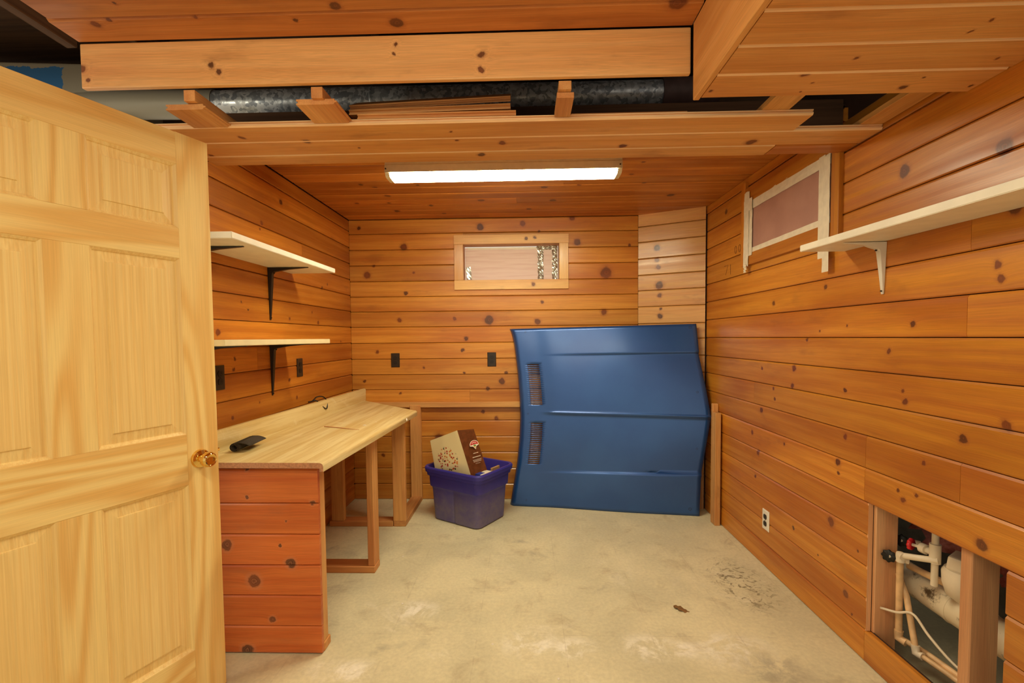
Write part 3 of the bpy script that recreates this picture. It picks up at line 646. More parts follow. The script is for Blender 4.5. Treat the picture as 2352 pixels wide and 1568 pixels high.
# cross profile measured from the front edge inward (a = inward, z)
def inner(P_, a): return P_ - fn*a
prof = [(.030, Zu-.0), (.016, Zu), (.016, Zt-.036), (.0, Zt-.036), (0, Zt-.014), (.004, Zt-.005), (.012, Zt-.001), (.022, Zt)]
V = []; F = []
for P_ in (cA, cB):
    for a, z in prof:
        q = inner(P_, a); V.append((q.x, q.y, z))
n = len(prof)
V += [(cD.x, cD.y, Zt), (cD.x, cD.y, Zu), (cC.x, cC.y, Zt), (cC.x, cC.y, Zu)]
F = [(i, i+1, n+i+1, n+i) for i in range(n-1)]
F += [(n-1, 2*n, 2*n+2, 2*n-1), (0, n, 2*n+3, 2*n+1), (2*n, 2*n+1, 2*n+3, 2*n+2)]
F += [tuple(range(n))[::-1]+(2*n+1, 2*n), tuple(range(n, 2*n))+(2*n+2, 2*n+3)]
fm = [0]*(n-1)+[0, 1, 0, 1, 0]
smooth_angle(mesh_obj('slab', V, F, None, ct, None, mats=[M_LAM, M_PART], fmat=fm), 50)
bd = (cC-cD).normalized(); bn = Vector((bd.y, -bd.x, 0))
v, f = prism([(0, 0), (.018, 0), (.0195, .085), (.014, .097), (0, .098)], (cC-cD).length)
M = frame((cD.x, cD.y, Zt+.0003), bd, bn); 
if M[2][2] < 0: M = frame((cC.x, cC.y, Zt+.0003), -bd, bn)
smooth_angle(mesh_obj('backsplash', v, f, M_LAMB, ct, M), 40)

# small things lying on the countertop
M_FELT = plain('charcoal_felt', srgb(62, 54, 44), .95, var=.25, scale=140)
V = []; F = []; n = 40; L = .16
for k in range(n+1):
    a = k/n*2*math.pi*2.6; r = .010+.012*k/n
    y, z = r*math.cos(-a), r*math.sin(-a)
    if k > n-6: y, z = .022+(k-n+6)*.008, -.020+.0004*(k-n+6)**2
    for xx in (0, L): V.append((xx, y, z))
F = [(2*k, 2*k+1, 2*k+3, 2*k+2) for k in range(n)]
ro = mesh_obj('rolled_cloth', V, F, M_FELT, None, frame((-1.300, 2.02, Zt+.0235), (-.10, .99, 0), (.99, .10, 0)), smooth=True)
md = ro.modifiers.new('solid', 'SOLIDIFY'); md.thickness = .002
tag(ro, 'dark charcoal felt rolled up on the countertop', 'cloth roll')
cable = tube('wire_loop', spline([(-1.376, 2.90, .9245), (-1.364, 2.93, .927), (-1.362, 2.99, .945), (-1.352, 3.06, .938), (-1.335, 3.08, .905), (-1.325, 3.05, .860), (-1.335, 3.00, .885), (-1.350, 2.955, .926), (-1.370, 2.94, .925)]), .0042, M_BLACK, n=8)
tag(cable, 'black cable loop hooked over the countertop backsplash', 'cable')
tag(tube('wooden_skewer', [(-1.153, 2.618, Zt+.003), (-1.03, 2.567, Zt+.003), (-.914, 2.513, Zt+.003)], [.0026, .0026, .001], M_STUD, n=6), 'thin brown wooden stick lying across the countertop', 'stick')
for x, y, s in ((-.935, 2.66, .012), (-.90, 2.76, .007), (-.875, 3.00, .006)):
    o = lathe('plaster_crumb', [(s*.5, 0), (s, s*.15), (s*.6, s*.4), (.001, s*.45)], M_WHITE, None, Matrix.Translation((x, y, Zt+.0003)) @ Matrix.Diagonal((1, .5, .5, 1)), 8)
    tag(o, 'white plaster crumb lying on the countertop', 'crumb', 'plaster crumbs on the countertop')
o = lathe('cord_clip', [(.009, 0), (.009, .006), (.006, .014), (.002, .022)], M_WHITE, None, Matrix.Translation((-.7655, 2.95, .800)) @ Matrix.Rotation(math.pi/2, 4, 'Y') @ Matrix.Rotation(0, 4, 'X') @ Matrix.Diagonal((1.2, .8, .35, 1)), 10)
tag(o, 'small white clip stuck on the countertop front edge', 'clip')

# ------------------------------------------------------------------ shelves and brackets
def bracket(parent, wall_pt, inward, along, arm, leaf, mat, w0=.015, name='bracket'):
    """stamped steel shelf bracket: wall_pt = corner under the shelf, arm along 'inward', leaf downward"""
    fil = []
    for k in range(6):
        a = math.pi/2*k/5; fil.append((.022+.020*(1-math.sin(a)), -.022-.020*(1-math.cos(a)), .8))
    pts = [(.0, 0, 1), (arm*.5, 0, .75), (arm, 0, .35), (arm, -.003, .35), (arm*.5, -.011, .7)] + fil + [(.013, -leaf*.6, .65), (.005, -leaf, .38), (0, -leaf, .38), (0, -leaf*.5, .7)]
    n = len(pts); V = []; iw = Vector(inward); al = Vector(along)
    for s in (-1, 1):
        for a, z, w in pts: V.append(iw*a + al*(s*w0*w) + Vector((0, 0, z)))
    F = [tuple(range(n)), tuple(range(n, 2*n))[::-1]] + [(i, (i+1) % n, n+(i+1) % n, n+i) for i in range(n)]
    b = mesh_obj(name, V, F, mat, parent, Matrix.Translation(Vector(wall_pt)))
    md = b.modifiers.new('bev', 'BEVEL'); md.width = .0022; md.segments = 2
    ez = iw; ex = Vector((0, 0, 1)); ey = ez.cross(ex); KM = Matrix.Identity(4)
    for a, z in ((.0068, -leaf+.012), (.030, -.03)):
        for i in range(3): KM[i][0] = ex[i]; KM[i][1] = ey[i]; KM[i][2] = ez[i]; KM[i][3] = (Vector(wall_pt)+iw*(a+.002)+Vector((0, 0, z)))[i]
        lathe('screw', [(.0032, -.004), (.0032, .0015), (.001, .002)], M_NAIL, b, KM.copy(), 8)
    return b
def shelf_board(parent, lo, hi, mat, drop=0.0):
    bm = bmesh.new(); bmesh.ops.create_cube(bm, size=1)
    s = Vector(hi)-Vector(lo); c = (Vector(hi)+Vector(lo))/2
    for v in bm.verts: v.co = Vector((v.co.x*s.x, v.co.y*s.y, v.co.z*s.z + drop*v.co.y))
    bmesh.ops.bevel(bm, geom=bm.edges[:], offset=.002, segments=2, affect='EDGES')
    me = bpy.data.meshes.new('shelf_board'); bm.to_mesh(me); bm.free(); me.materials.append(mat)
    return link(bpy.data.objects.new('shelf_board', me), parent, Matrix.Translation(c))
M_SHELFW = plain('white_shelf_paint', srgb(240, 234, 214), .45, var=.04, scale=14)
M_SHELFY = plain('cream_shelf_paint', srgb(236, 222, 176), .45, var=.04, scale=14)
s1 = empty('wall_shelf', (XL, 2.3, 1.72)); tag(s1, 'upper white shelf on black brackets on the left wall', 'shelf')
shelf_board(s1, (XL+.001, 1.806, 1.7195), (-1.142, 2.80, 1.7455), M_SHELFW)
bracket(s1, (XL+.0005, 2.555, 1.7185), (1, 0, 0), (0, 1, 0), .222, .288, M_BLACK)
bracket(s1, (XL+.0005, 1.965, 1.7185), (1, 0, 0), (0, 1, 0), .222, .288, M_BLACK)
s2 = empty('wall_shelf', (XL, 2.3, 1.297)); tag(s2, 'lower cream shelf on black brackets on the left wall', 'shelf')
shelf_board(s2, (XL+.001, 1.742, 1.2975), (-1.142, 2.70, 1.3225), M_SHELFY)
bracket(s2, (XL+.0005, 2.553, 1.2965), (1, 0, 0), (0, 1, 0), .222, .286, M_BLACK)
bracket(s2, (XL+.0005, 1.965, 1.2965), (1, 0, 0), (0, 1, 0), .222, .286, M_BLACK)
s3 = empty('wall_shelf', (XR, 1.3, 1.675)); tag(s3, 'long white shelf on a white bracket on the right wall', 'shelf')
shelf_board(s3, (1.173, .45, 1.6615), (XR-.001, 2.035, 1.6885), M_SHELFW, .024)
bracket(s3, (XR-.0005, 1.815, 1.6675), (-1, 0, 0), (0, 1, 0), .150, .195, M_WHITEMETAL, .014)
bracket(s3, (XR-.0005, .95, 1.655), (-1, 0, 0), (0, 1, 0), .150, .195, M_WHITEMETAL, .014)

# ------------------------------------------------------------------ outlets
def outlet(ctr, nrm, pm, rm, label, grp=None, h=.114, w=.070, slot=True):
    nrm = Vector(nrm); ez = nrm; ey = Vector((0, 0, 1)); ex = ey.cross(ez); M = Matrix.Identity(4)
    for i in range(3): M[i][0] = ex[i]; M[i][1] = ey[i]; M[i][2] = ez[i]; M[i][3] = ctr[i]
    r = bpy.data.objects.new('wall_outlet', None); r.empty_display_size = .05; link(r, None, M); tag(r, label, 'outlet', grp)
    a, b = w/2, h/2
    V = [(-a, -b, 0), (a, -b, 0), (a, b, 0), (-a, b, 0), (-a, -b, .003), (a, -b, .003), (a, b, .003), (-a, b, .003), (-a+.004, -b+.004, .006), (a-.004, -b+.004, .006), (a-.004, b-.004, .006), (-a+.004, b-.004, .006)]
    F = [(3, 2, 1, 0), (8, 9, 10, 11)] + [(i, (i+1) % 4, 4+(i+1) % 4, 4+i) for i in range(4)] + [(4+i, 4+(i+1) % 4, 8+(i+1) % 4, 8+i) for i in range(4)]
    mesh_obj('plate', V, F, pm, r, M)
    for s in (-1, 1):
        Mr = M @ Matrix.Translation((0, s*.0195, .0055))
        V = []; m = 20
        for z in (0, .003):
            for k in range(m):
                th = 2*math.pi*k/m; V.append((.0165*math.cos(th), max(-.0135, min(.0135, .0175*math.sin(th))), z))
        F = [tuple(range(m))[::-1], tuple(range(m, 2*m))] + [(k, (k+1) % m, m+(k+1) % m, m+k) for k in range(m)]
        rc = mesh_obj('receptacle', V, F, rm, r, Mr)
        for dx in (-.006, .006):
            sl = slabs('slot', [((-.0011, -.004, 0), (.0011, .004, .0006))], M_NAIL if rm is M_DARKPL else M_DARKPL)
            C.objects.unlink(sl); WORLD.pop(sl.name, None); link(sl, rc, Mr @ Matrix.Translation((dx, .002, .0030)))
    lathe('screw', [(.003, 0), (.003, .001)], M_NAIL, r, M @ Matrix.Translation((0, 0, .006)), 10)
    return r
outlet((XL+.001, 2.105, 1.148), (1, 0, 0), M_BROWNPL, M_DARKPL, 'dark brown outlet on the left wall beside the open door edge')
outlet((XL+.001, 2.873, 1.146), (1, 0, 0), M_BROWNPL, M_DARKPL, 'dark brown outlet on the left wall near the back corner')
outlet((-1.055, YB-.001, 1.146), (0, -1, 0), M_BROWNPL, M_DARKPL, 'dark brown outlet on the back wall above the countertop')
outlet((-.270, YB-.001, 1.147), (0, -1, 0), M_BROWNPL, M_DARKPL, 'dark brown outlet on the back wall beside the blue hood')
outlet((XR-.001, 2.639, .274), (-1, 0, 0), M_WHITE, M_BROWNPL, 'white outlet plate low on the right wall')

# ------------------------------------------------------------------ ledge on the back wall
lg = beam('trim_2', (-1.30, YB-.040, .762), (.86, YB-.0005, .806), M_LEG, None, .004)
structure(lg, 'pale timber ledge along the back wall at countertop height', 'trim')

# ------------------------------------------------------------------ storage bin with its contents
t = NT('purple_plastic'); P = t.coord(); z = t.sep(P)[2]
du = t.math('MULTIPLY', t.mapr(t.noise(P, 14, 5, .7), .25, .7, .5, 1), t.mapr(z, .30, .10, .12, 1.0))
M_BIN = t.out(t.mix(t.math('MULTIPLY', du, .85), srgb(48, 42, 150), srgb(120, 112, 128)), .42, 0, .4)
BR = math.radians(-32)
bin_ = empty('storage_bin', (-.42, 3.385, 0), BR); tag(bin_, 'dusty purple plastic storage bin on the concrete floor', 'storage bin')
def rrect(hx, hy, r, z, groove=0.0):
    P = []
    for cx, cy, a0 in ((hx-r, hy-r, 0), (-hx+r, hy-r, 90), (-hx+r, -hy+r, 180), (hx-r, -hy+r, 270)):
        if a0 == 270: P += [(-.012, -hy, z), (-.005, -hy+groove, z), (.005, -hy+groove, z), (.012, -hy, z)]
        for k in range(6):
            a = math.radians(a0+90*k/5); P.append((cx+r*math.cos(a), cy+r*math.sin(a), z))
    return P
R_ = [(0, .200, .158, .04, .004), (.008, .212, .170, .05, .006), (.225, .224, .181, .05, .005), (.238, .227, .184, .05, .003), (.250, .237, .193, .05, 0), (.325, .241, .197, .05, 0), (.330, .253, .208, .055, 0), (.352, .255, .210, .055, 0), (.356, .264, .219, .06, 0),
      (.382, .267, .222, .06, 0), (.392, .262, .217, .06, 0), (.390, .246, .202, .05, 0), (.35, .234, .190, .05, 0), (.03, .200, .158, .04, 0)]
V = []; F = []
for z, hx, hy, r, g in R_: V += rrect(hx, hy, r, z, g)
n = len(rrect(.2, .2, .05, 0)); m = len(R_)
for i in range(m-1):
    for k in range(n): F.append((i*n+k, i*n+(k+1) % n, (i+1)*n+(k+1) % n, (i+1)*n+k))
F += [tuple(range(n))[::-1], tuple((m-1)*n+k for k in range(n))]
smooth_angle(mesh_obj('body', V, F, M_BIN, bin_, Matrix.Translation((-.42, 3.385, 0.001)) @ Matrix.Rotation(BR, 4, 'Z')), 30)

# printed paper bag leaning in the bin
t = NT('printed_cream_paper'); P = t.coord(); s = t.sep(P)
pl = t.xyz(s[0], s[1], 0.0); vo = t.voronoi(t.vec('MULTIPLY', pl, (1, 1, 0)), 62.0); cs = t.sep(vo['Color'])
dist = t.vec('DISTANCE', t.vec('MULTIPLY', pl, (1.0, .9, 0)), (.142, .185*.9, 0))
inside = t.mapr(dist, .078, .096, 1, 0)
dot = t.math('MULTIPLY', t.mapr(vo['Distance'], .36, .48, 1, 0), t.math('MULTIPLY', inside, t.math('GREATER_THAN', cs[1], .08)))
dc = t.mix(t.math('GREATER_THAN', cs[0], .45), srgb(190, 60, 40), t.mix(t.math('GREATER_THAN', cs[0], .72), srgb(222, 128, 52), srgb(74, 60, 34)))
M_CREAM = t.out(t.mix(dot, srgb(240, 224, 172), dc), .5)
M_BROWNPAPER = plain('brown_paper_gloss', srgb(104, 58, 32), .3, var=.2, scale=30)
bg_ = empty('paper_bag', (-.46, 3.30, .34)); tag(bg_, 'cream and brown printed paper bag leaning in the purple bin', 'bag')
Et, Eb, Lt, Lb, Rt, Rb = [Vector(q) for q in ((-.479, 3.22, .677), (-.386, 3.20, .369), (-.693, 3.33, .580), (-.655, 3.33, .330), (-.372, 3.30, .670), (-.278, 3.29, .376))]
ex_ = 1.22
Eb2 = Et+(Eb-Et)*ex_; Lb2 = Lt+(Lb-Lt)*1.35; Rb2 = Rt+(Rb-Rt)*ex_
Kt = Lt+Rt-Et+Vector((.0, -.02, .0)); Kb = Lb2+Rb2-Eb2
rg = random.Random(5)
def quad_sheet(name, a, b, c, d_, mat, parent, nu=8, nv=12, amp=.004, bulge=0.0, origin=None):
    """a bottom-left, b bottom-right, c top-right, d top-left; local x along bottom edge, y upward"""
    ex = (b-a).normalized(); ey = ((d_-a)+(c-b)).normalized(); M = frame(a, ex, ey); Mi = M.inverted(); V = []; F = []
    for j in range(nv+1):
        for i in range(nu+1):
            u, v = i/nu, j/nv; p = Mi @ (a*(1-u)*(1-v)+b*u*(1-v)+c*u*v+d_*(1-u)*v)
            e = 0 if i in (0, nu) else (rg.random()-.5)*amp + bulge*math.sin(math.pi*u)*math.sin(math.pi*min(1, v*1.1))
            V.append((p.x, p.y, p.z+e))
    for j in range(nv):
        for i in range(nu):
            k = j*(nu+1)+i; F.append((k, k+1, k+nu+2, k+nu+1))
    return mesh_obj(name, V, F, mat, parent, M, smooth=True)
quad_sheet('front_sheet', Lb2, Eb2, Et, Lt, M_CREAM, bg_, bulge=.008, amp=.006)
side = quad_sheet('side_sheet', Eb2, Rb2, Rt, Et, M_BROWNPAPER, bg_, nu=6, bulge=-.006, amp=.005)
quad_sheet('back_sheet', Rb2, Kb, Kt, Rt, M_CREAM, bg_)
quad_sheet('rear_gusset', Kb, Lb2, Lt, Kt, M_BROWNPAPER, bg_, nu=5)
# emblem and print lines on the brown side
Ms = WORLD[side.name]
def flat(name, pts, mat, h=.004):
    return mesh_obj(name, [(x, y, h) for x, y in pts]+[(x, y, h-.0006) for x, y in pts], [tuple(range(len(pts)))]+[(i, (i+1) % len(pts), len(pts)+(i+1) % len(pts), len(pts)+i) for i in range(len(pts))], mat, bg_, Ms)
M_INKW, M_INKR, M_INKG, M_INKY = plain('ink_white', srgb(240, 226, 206), .5), plain('ink_red', srgb(196, 60, 58), .5), plain('ink_green', srgb(70, 140, 60), .5), plain('ink_yellow', srgb(226, 176, 50), .5)
cx, cy = .064, .265
arc = lambda r, a0, a1, n=12: [(cx+r*math.cos(math.radians(a0+(a1-a0)*k/n)), cy+r*.85*math.sin(math.radians(a0+(a1-a0)*k/n))) for k in range(n+1)]
flat('emblem_outline', arc(.038, -8, 188)+[(cx-.012, cy-.012), (cx+.006, cy-.034), (cx+.014, cy-.014)], M_INKW, .0075)
flat('emblem_arch', arc(.033, 0, 180)+[(cx-.012, cy+.003), (cx+.012, cy+.003)], M_INKR, .0082)
flat('emblem_leaf', [(cx-.009, cy), (cx+.010, cy), (cx+.012, cy-.012), (cx-.004, cy-.010)], M_INKG, .0086)
flat('emblem_fruit', [(cx-.008, cy-.006), (cx+.002, cy-.010), (cx+.008, cy-.026), (cx-.004, cy-.014)], M_INKY, .0089)
for k in range(6):
    flat('emblem_stroke', [(cx-.019+.0062*k, cy+.010+.004*math.sin(k*.62)), (cx-.0155+.0062*k, cy+.010+.004*math.sin(k*.62)), (cx-.0150+.0062*k, cy+.017+.004*math.sin(k*.62)), (cx-.0180+.0062*k, cy+.017+.004*math.sin(k*.62))], M_INKW, .009)
for y0, x0, x1, h in ((.205, .042, .084, .006), (.178, .030, .098, .007), (.160, .028, .100, .003), (.153, .030, .098, .003), (.146, .032, .096, .003), (.134, .045, .085, .002)):
    x = x0
    while x < x1:
        w = .003+.004*rg.random(); flat('print_line', [(x, y0), (min(x+w, x1), y0), (min(x+w, x1), y0+h*.7), (x, y0+h*.7)], M_INKW, .0078); x += w+.0012
# carton lying in the bin
M_BLUEPR = plain('blue_print', srgb(44, 62, 150), .4); M_CARD = plain('grey_white_card', srgb(226, 218, 196), .6); M_KRAFT = plain('kraft_card', srgb(176, 138, 92), .8)
ca = empty('carton', (-.25, 3.29, .34)); tag(ca, 'white and blue carton lying in the purple bin', 'carton')
BM = Matrix.Translation((-.42, 3.385, 0)) @ Matrix.Rotation(BR, 4, 'Z')
def in_bin(o, parent=None): o.matrix_basis = (W(parent).inverted() if parent else Matrix.Identity(4)) @ BM @ WORLD[o.name]
in_bin(beam('box', (.160, -.125, .315), (.226, -.005, .376), M_CARD, ca, .003), ca); in_bin(beam('blue_label', (.158, -.127, .325), (.200, -.070, .3775), M_BLUEPR, ca, .001), ca)
kf = beam('cardboard_scrap', (.185, .015, .300), (.200, .11, .388), M_KRAFT, None, .002); in_bin(kf); tag(kf, 'brown cardboard scrap standing in the purple bin', 'cardboard')

# ------------------------------------------------------------------ blue car hood leaning on the wall
def lerp_tab(tab, v):
    for (a, x), (b, y) in zip(tab[:-1], tab[1:]):
        if v <= b:
            t_ = (v-a)/(b-a); return x+(y-x)*t_
    return tab[-1][1]
def sm(x): x = max(0., min(1., x)); return x*x*(3-2*x)
HL = [(0, -.126), (.06, -.112), (.14, -.092), (.25, -.068), (.38, -.049), (.5, -.042), (.62, -.047), (.74, -.059), (.84, -.074), (.90, -.084), (.95, -.097), (.98, -.108), (1, -.122)]
HR = [(0, 1.268), (.20, 1.274), (.36, 1.309), (.505, 1.344), (.515, 1.344), (.66, 1.318), (.84, 1.283), (1, 1.279)]
def hood_pt(u, v):
    x = lerp_tab(HL, v)*(1-u)+lerp_tab(HR, v)*u
    y0 = 3.613+(x+.126)/1.397*(-.209); y1 = 3.728+(x+.124)/1.403*(-.190)
    y = y0*(1-v)+y1*v; z = 1.388*v + .022*u*v
    off = (.045*u**1.4+.016)*math.sin(math.pi*v)
    grow = sm((u-.10)/.55)
    off += .014*grow*(sm((v-.842)/.012)+1-sm((v-(.185+.03*u))/.012))
    vr = .528-.014*u
    rg_ = sm((u-.12)/.10)
    off += .013*rg_*math.exp(-((v-vr)/.008)**2) + .012*rg_*(sm((v-vr)/.006)-.5)
    if u < .022: off -= .05*(1-u/.022)**2*.6
    off += .004*math.sin(9*u+2)*math.sin(7*v+1)
    return Vector((x, y-off, z+.0015))
us = sorted(set([0, .004, .009, .015, .022, .03, .045, .062, .083, .105, .128, .15]+[.15+.85*k/36 for k in range(37)]))
US0, US1 = .062, .128
vs = [k/64 for k in range(65)]
slots = []
for za, zb in ((.797, 1.118), (.335, .660)):
    m = 22; st = (zb-za)/m
    for k in range(m): slots.append(((za+st*k)/1.395, (za+st*(k+.58))/1.395))
vs = [v for v in vs if not any(a-.004 < v < b+.004 for a, b in slots)]
for a, b in slots: vs += [a, b]
for c0 in (.842, .854, .185, .197, .215, .528, .52, .514, .508, .536, .544, .50): vs += [c0-.004, c0, c0+.004]
vs = sorted(set(round(v, 5) for v in vs if 0 <= v <= 1))
V = [hood_pt(u, v) for v in vs for u in us]; nu = len(us); F = []
for j in range(len(vs)-1):
    vm = (vs[j]+vs[j+1])/2
    inslot = any(a < vm < b for a, b in slots)
    for i in range(nu-1):
        um = (us[i]+us[i+1])/2
        if inslot and US0 < um < US1: continue
        k = j*nu+i; F.append((k, k+1, k+nu+1, k+nu))
t = NT('metallic_blue_paint'); P = t.coord()
M_HOOD = t.out(t.mix(t.mapr(t.noise(P, 3, 4), .35, .7), srgb(34, 84, 156), srgb(40, 92, 164)), .34, .45, .5)
t.b.inputs['Coat Weight'].default_value = .8; t.b.inputs['Coat Roughness'].default_value = .22
hd = empty('car_hood', (.57, 3.5, 0)); tag(hd, 'blue car hood panel standing on edge against the back wall', 'car hood')
o = mesh_obj('sheet_panel', V, F, M_HOOD, hd, None, smooth=True)
md = o.modifiers.new('solid', 'SOLIDIFY'); md.thickness = .0012; md.offset = 1 if False else -1
for u, v, r in ((.080, .980, .007), (.967, .982, .010), (.955, .645, .008), (.957, .352, .007), (.045, .52, .006), (.085, .035, .007), (.952, .035, .011)):
    p = hood_pt(u, v); nrm_ = (hood_pt(u+.01, v)-hood_pt(u-.01, v)).cross(hood_pt(u, v+.01)-hood_pt(u, v-.01)).normalized()
    if nrm_.y > 0: nrm_ = -nrm_
    ez = nrm_; ex = Vector((1, 0, 0)); ex = (ex-ez*ex.dot(ez)).normalized(); ey = ez.cross(ex); M = Matrix.Identity(4)
    for i in range(3): M[i][0] = ex[i]; M[i][1] = ey[i]; M[i][2] = ez[i]; M[i][3] = p[i]
    lathe('bolt_hole', [(r, -.002), (r, .0016), (r*.8, .0020), (r*.75, .0005)], M_DARKPL, hd, M, 14)

# ------------------------------------------------------------------ timber offcuts in the corner
p1 = beam('timber_post', (1.309, 3.226, 0), (1.347, 3.300, .788), M_LEG, None); tag(p1, 'short pale timber post standing against the right wall beside the hood', 'timber')
p2 = beam('timber_post', (1.3215, 3.3015, 0), (1.359, 3.335, .842), M_LEG, None); tag(p2, 'taller timber offcut standing behind the short post', 'timber')

# ------------------------------------------------------------------ leaf and crumbs on the floor
M_LEAF = plain('dry_leaf', srgb(132, 96, 52), .8, var=.2)
V = []; F = []
for k in range(9):
    a = k/8; w = .020*math.sin(math.pi*a)**.7*(1+.35*math.sin(a*19)); V += [(.075*a-.037, -w, .004+.006*math.sin(a*5)), (.075*a-.037, 0, .0025), (.075*a-.037, w, .005+.006*math.cos(a*4))]
for k in range(8): F += [(3*k, 3*k+3, 3*k+4, 3*k+1), (3*k+1, 3*k+4, 3*k+5, 3*k+2)]
tag(mesh_obj('dry_leaf', V, F, M_LEAF, None, Matrix.Translation((.745, 2.218, .0)) @ Matrix.Rotation(-.5, 4, 'Z'), smooth=True), 'curled brown dry leaf lying on the concrete floor', 'leaf')
for x, y in ((-.50, 3.17), (-.62, 2.25), (-.30, 1.62), (.12, 1.75), (-.75, 2.75), (.62, 1.72), (-.15, 1.95)):
    o = lathe('plaster_crumb', [(.004, 0), (.006, .001), (.004, .004), (.001, .005)], M_WHITE, None, Matrix.Translation((x, y, .0003)), 6)
    tag(o, 'white plaster crumb lying on the concrete floor', 'crumb', 'plaster crumbs on the floor')

# ------------------------------------------------------------------ duct bay above the dropped boards
t = NT('galvanised_steel'); P = t.coord(); v1 = t.voronoi(P, 34.0); c1_ = t.sep(v1['Color'])
v2 = t.voronoi(t.vec('ADD', P, t.vec('MULTIPLY', t.noise(P, 30, 2, color=True), (.03, .03, .03))), 60.0)
k = t.mapr(t.sep(v2['Color'])[0], .15, .85, .0, 1.0)
M_GALV = t.out(t.mix(k, srgb(150, 156, 168), srgb(220, 224, 232)), t.mapr(c1_[1], 0, 1, .28, .5), .45)
t = NT('grey_painted_duct'); g = t.n('ShaderNodeNewGeometry').outputs['Position']; P = t.vec('ADD', g, t.vec('MULTIPLY', t.noise(g, 9, 5, .7, color=True), (.08, .08, .08))); s = t.sep(P)
bl = t.math('MULTIPLY', t.math('LESS_THAN', s[0], -2.29), t.math('LESS_THAN', s[2], 2.745))
M_DUCTG = t.out(t.mix(bl, srgb(176, 170, 156), srgb(70, 132, 200)), .45, .1)
M_COUP = plain('brown_coupling', srgb(96, 72, 70), .6, var=.12)
du = empty('air_duct', (-.4, 2.45, 2.485)); tag(du, 'round galvanised air duct in the open ceiling bay', 'duct')
tube('galvanised_pipe', [(-1.62, 2.45, 2.553), (-1.0, 2.45, 2.553), (.71, 2.45, 2.553)], .066, M_GALV, du, 28)
for x in (-.78, -.10, .02):
    tube('pipe_seam', [(x, 2.45, 2.553), (x+.004, 2.45, 2.553), (x+.012, 2.45, 2.553)], [.0662, .0685, .0662], M_GALV, du, 28)
tube('grey_pipe', [(-2.3, 2.42, 2.553), (-1.60, 2.45, 2.553)], .070, M_DUCTG, du, 28)
tube('coupling', [(.70, 2.45, 2.553), (.98, 2.45, 2.558)], .074, M_COUP, du, 28)
pn = beam('plenum', (-.6, -.2, -.22), (.6, .2, .2), M_DUCTG, du, .012, 3)
pn.matrix_basis = W(du).inverted() @ Matrix.Translation((-2.72, 2.52, 2.52)) @ Matrix.Rotation(math.radians(5), 4, 'Z')
pn['label'] = 'grey duct box with a blue patch'

def tg_piece(name, origin, ex, ey, L, Wd, mat, Tk=.018):
    pr = [(0, 0), (0, -.005), (.006, -.0065), (.006, -.0115), (0, -.013), (0, -Tk), (Wd-.008, -Tk), (Wd-.008, -.0125), (Wd, -.0115), (Wd, -.0068), (Wd-.008, -.006), (Wd-.008, -.003), (Wd-.011, 0)]
    v, f = prism(pr, L); return mesh_obj(name, v, f, mat, None, frame(origin, ex, ey))
fz = zs+T+.0006     # top of the dropped boards
for x, z, lab in ((-1.200, zs-.001, 'tongue-and-groove scrap under the strip nearest the open door'), (-.756, zs+.006, 'tongue-and-groove scrap beside the loose board stack')):
    o = tg_piece('board_scrap', (x, 1.566, z), (0, 1, 0), (1, 0, 0), .134, .136, M_NEW); tag(o, lab, 'board')
for x0, x1, lab in ((-1.126, -1.088, 'furring strip on the scrap board nearest the open door'), (-.698, -.660, 'furring strip on the scrap board beside the loose stack')):
    o = beam('furring_strip', (x0, 1.550, fz), (x1, 2.03, fz+.036), M_NEW, None, .001); tag(o, lab, 'timber strip')
o = beam('furring_strip', (.116, 1.550, fz+.0085), (.157, 2.03, fz+.036), M_NEW, None, .001); tag(o, 'furring strip beside the right end of the loose board stack', 'timber strip')
o = beam('batten', (.111, 1.566, zs+.009), (.167, 1.700, zs+.027), M_NEW, None, .001); tag(o, 'narrow batten under the furring strip right of the loose boards', 'batten')
o = beam('batten', (.842, 1.50, fz), (.938, 2.03, fz+.02), M_SOFFIT, None, .001); tag(o, 'flat batten bridging to the boxed-in right ceiling', 'batten')
o = beam('batten', (1.275, 1.50, fz), (1.358, 2.03, fz+.02), M_SOFFIT, None, .001); tag(o, 'flat batten along the top of the right wall', 'batten')
o = beam('metal_strap', (1.16, 1.99, fz), (1.235, 2.0, fz+.045), M_WHITEMETAL, None, .001); tag(o, 'pale metal strap on the dropped boards near the right wall', 'strap')
# loose tongue-and-groove boards stacked on the dropped strip
o = tg_piece('loose_board', (-.600, 1.7035, fz+.0183), (1, -.002, .001), (0, 1, 0), .574, .10, M_NEW); tag(o, 'lowest loose pine board of the stack on the dropped ceiling strip', 'board')
o = tg_piece('loose_board', (-.634, 1.712, fz+.0385), (1, -.01, .012), (0, 1, .10), .588, .12, M_NEW); tag(o, 'middle loose pine board of the stack on the dropped ceiling strip', 'board')
o = tg_piece('loose_board', (-.636, 1.722, fz+.0590), (1, -.01, .030), (0, .86, .50), .590, .125, M_NEW); tag(o, 'tilted topmost loose pine board of the stack on the dropped strip', 'board')
o = beam('thin_lath', (.172, 1.712, fz), (.585, 1.738, fz+.007), M_NEW, None, .001); tag(o, 'thin broken lath lying on the dropped ceiling strip', 'lath')

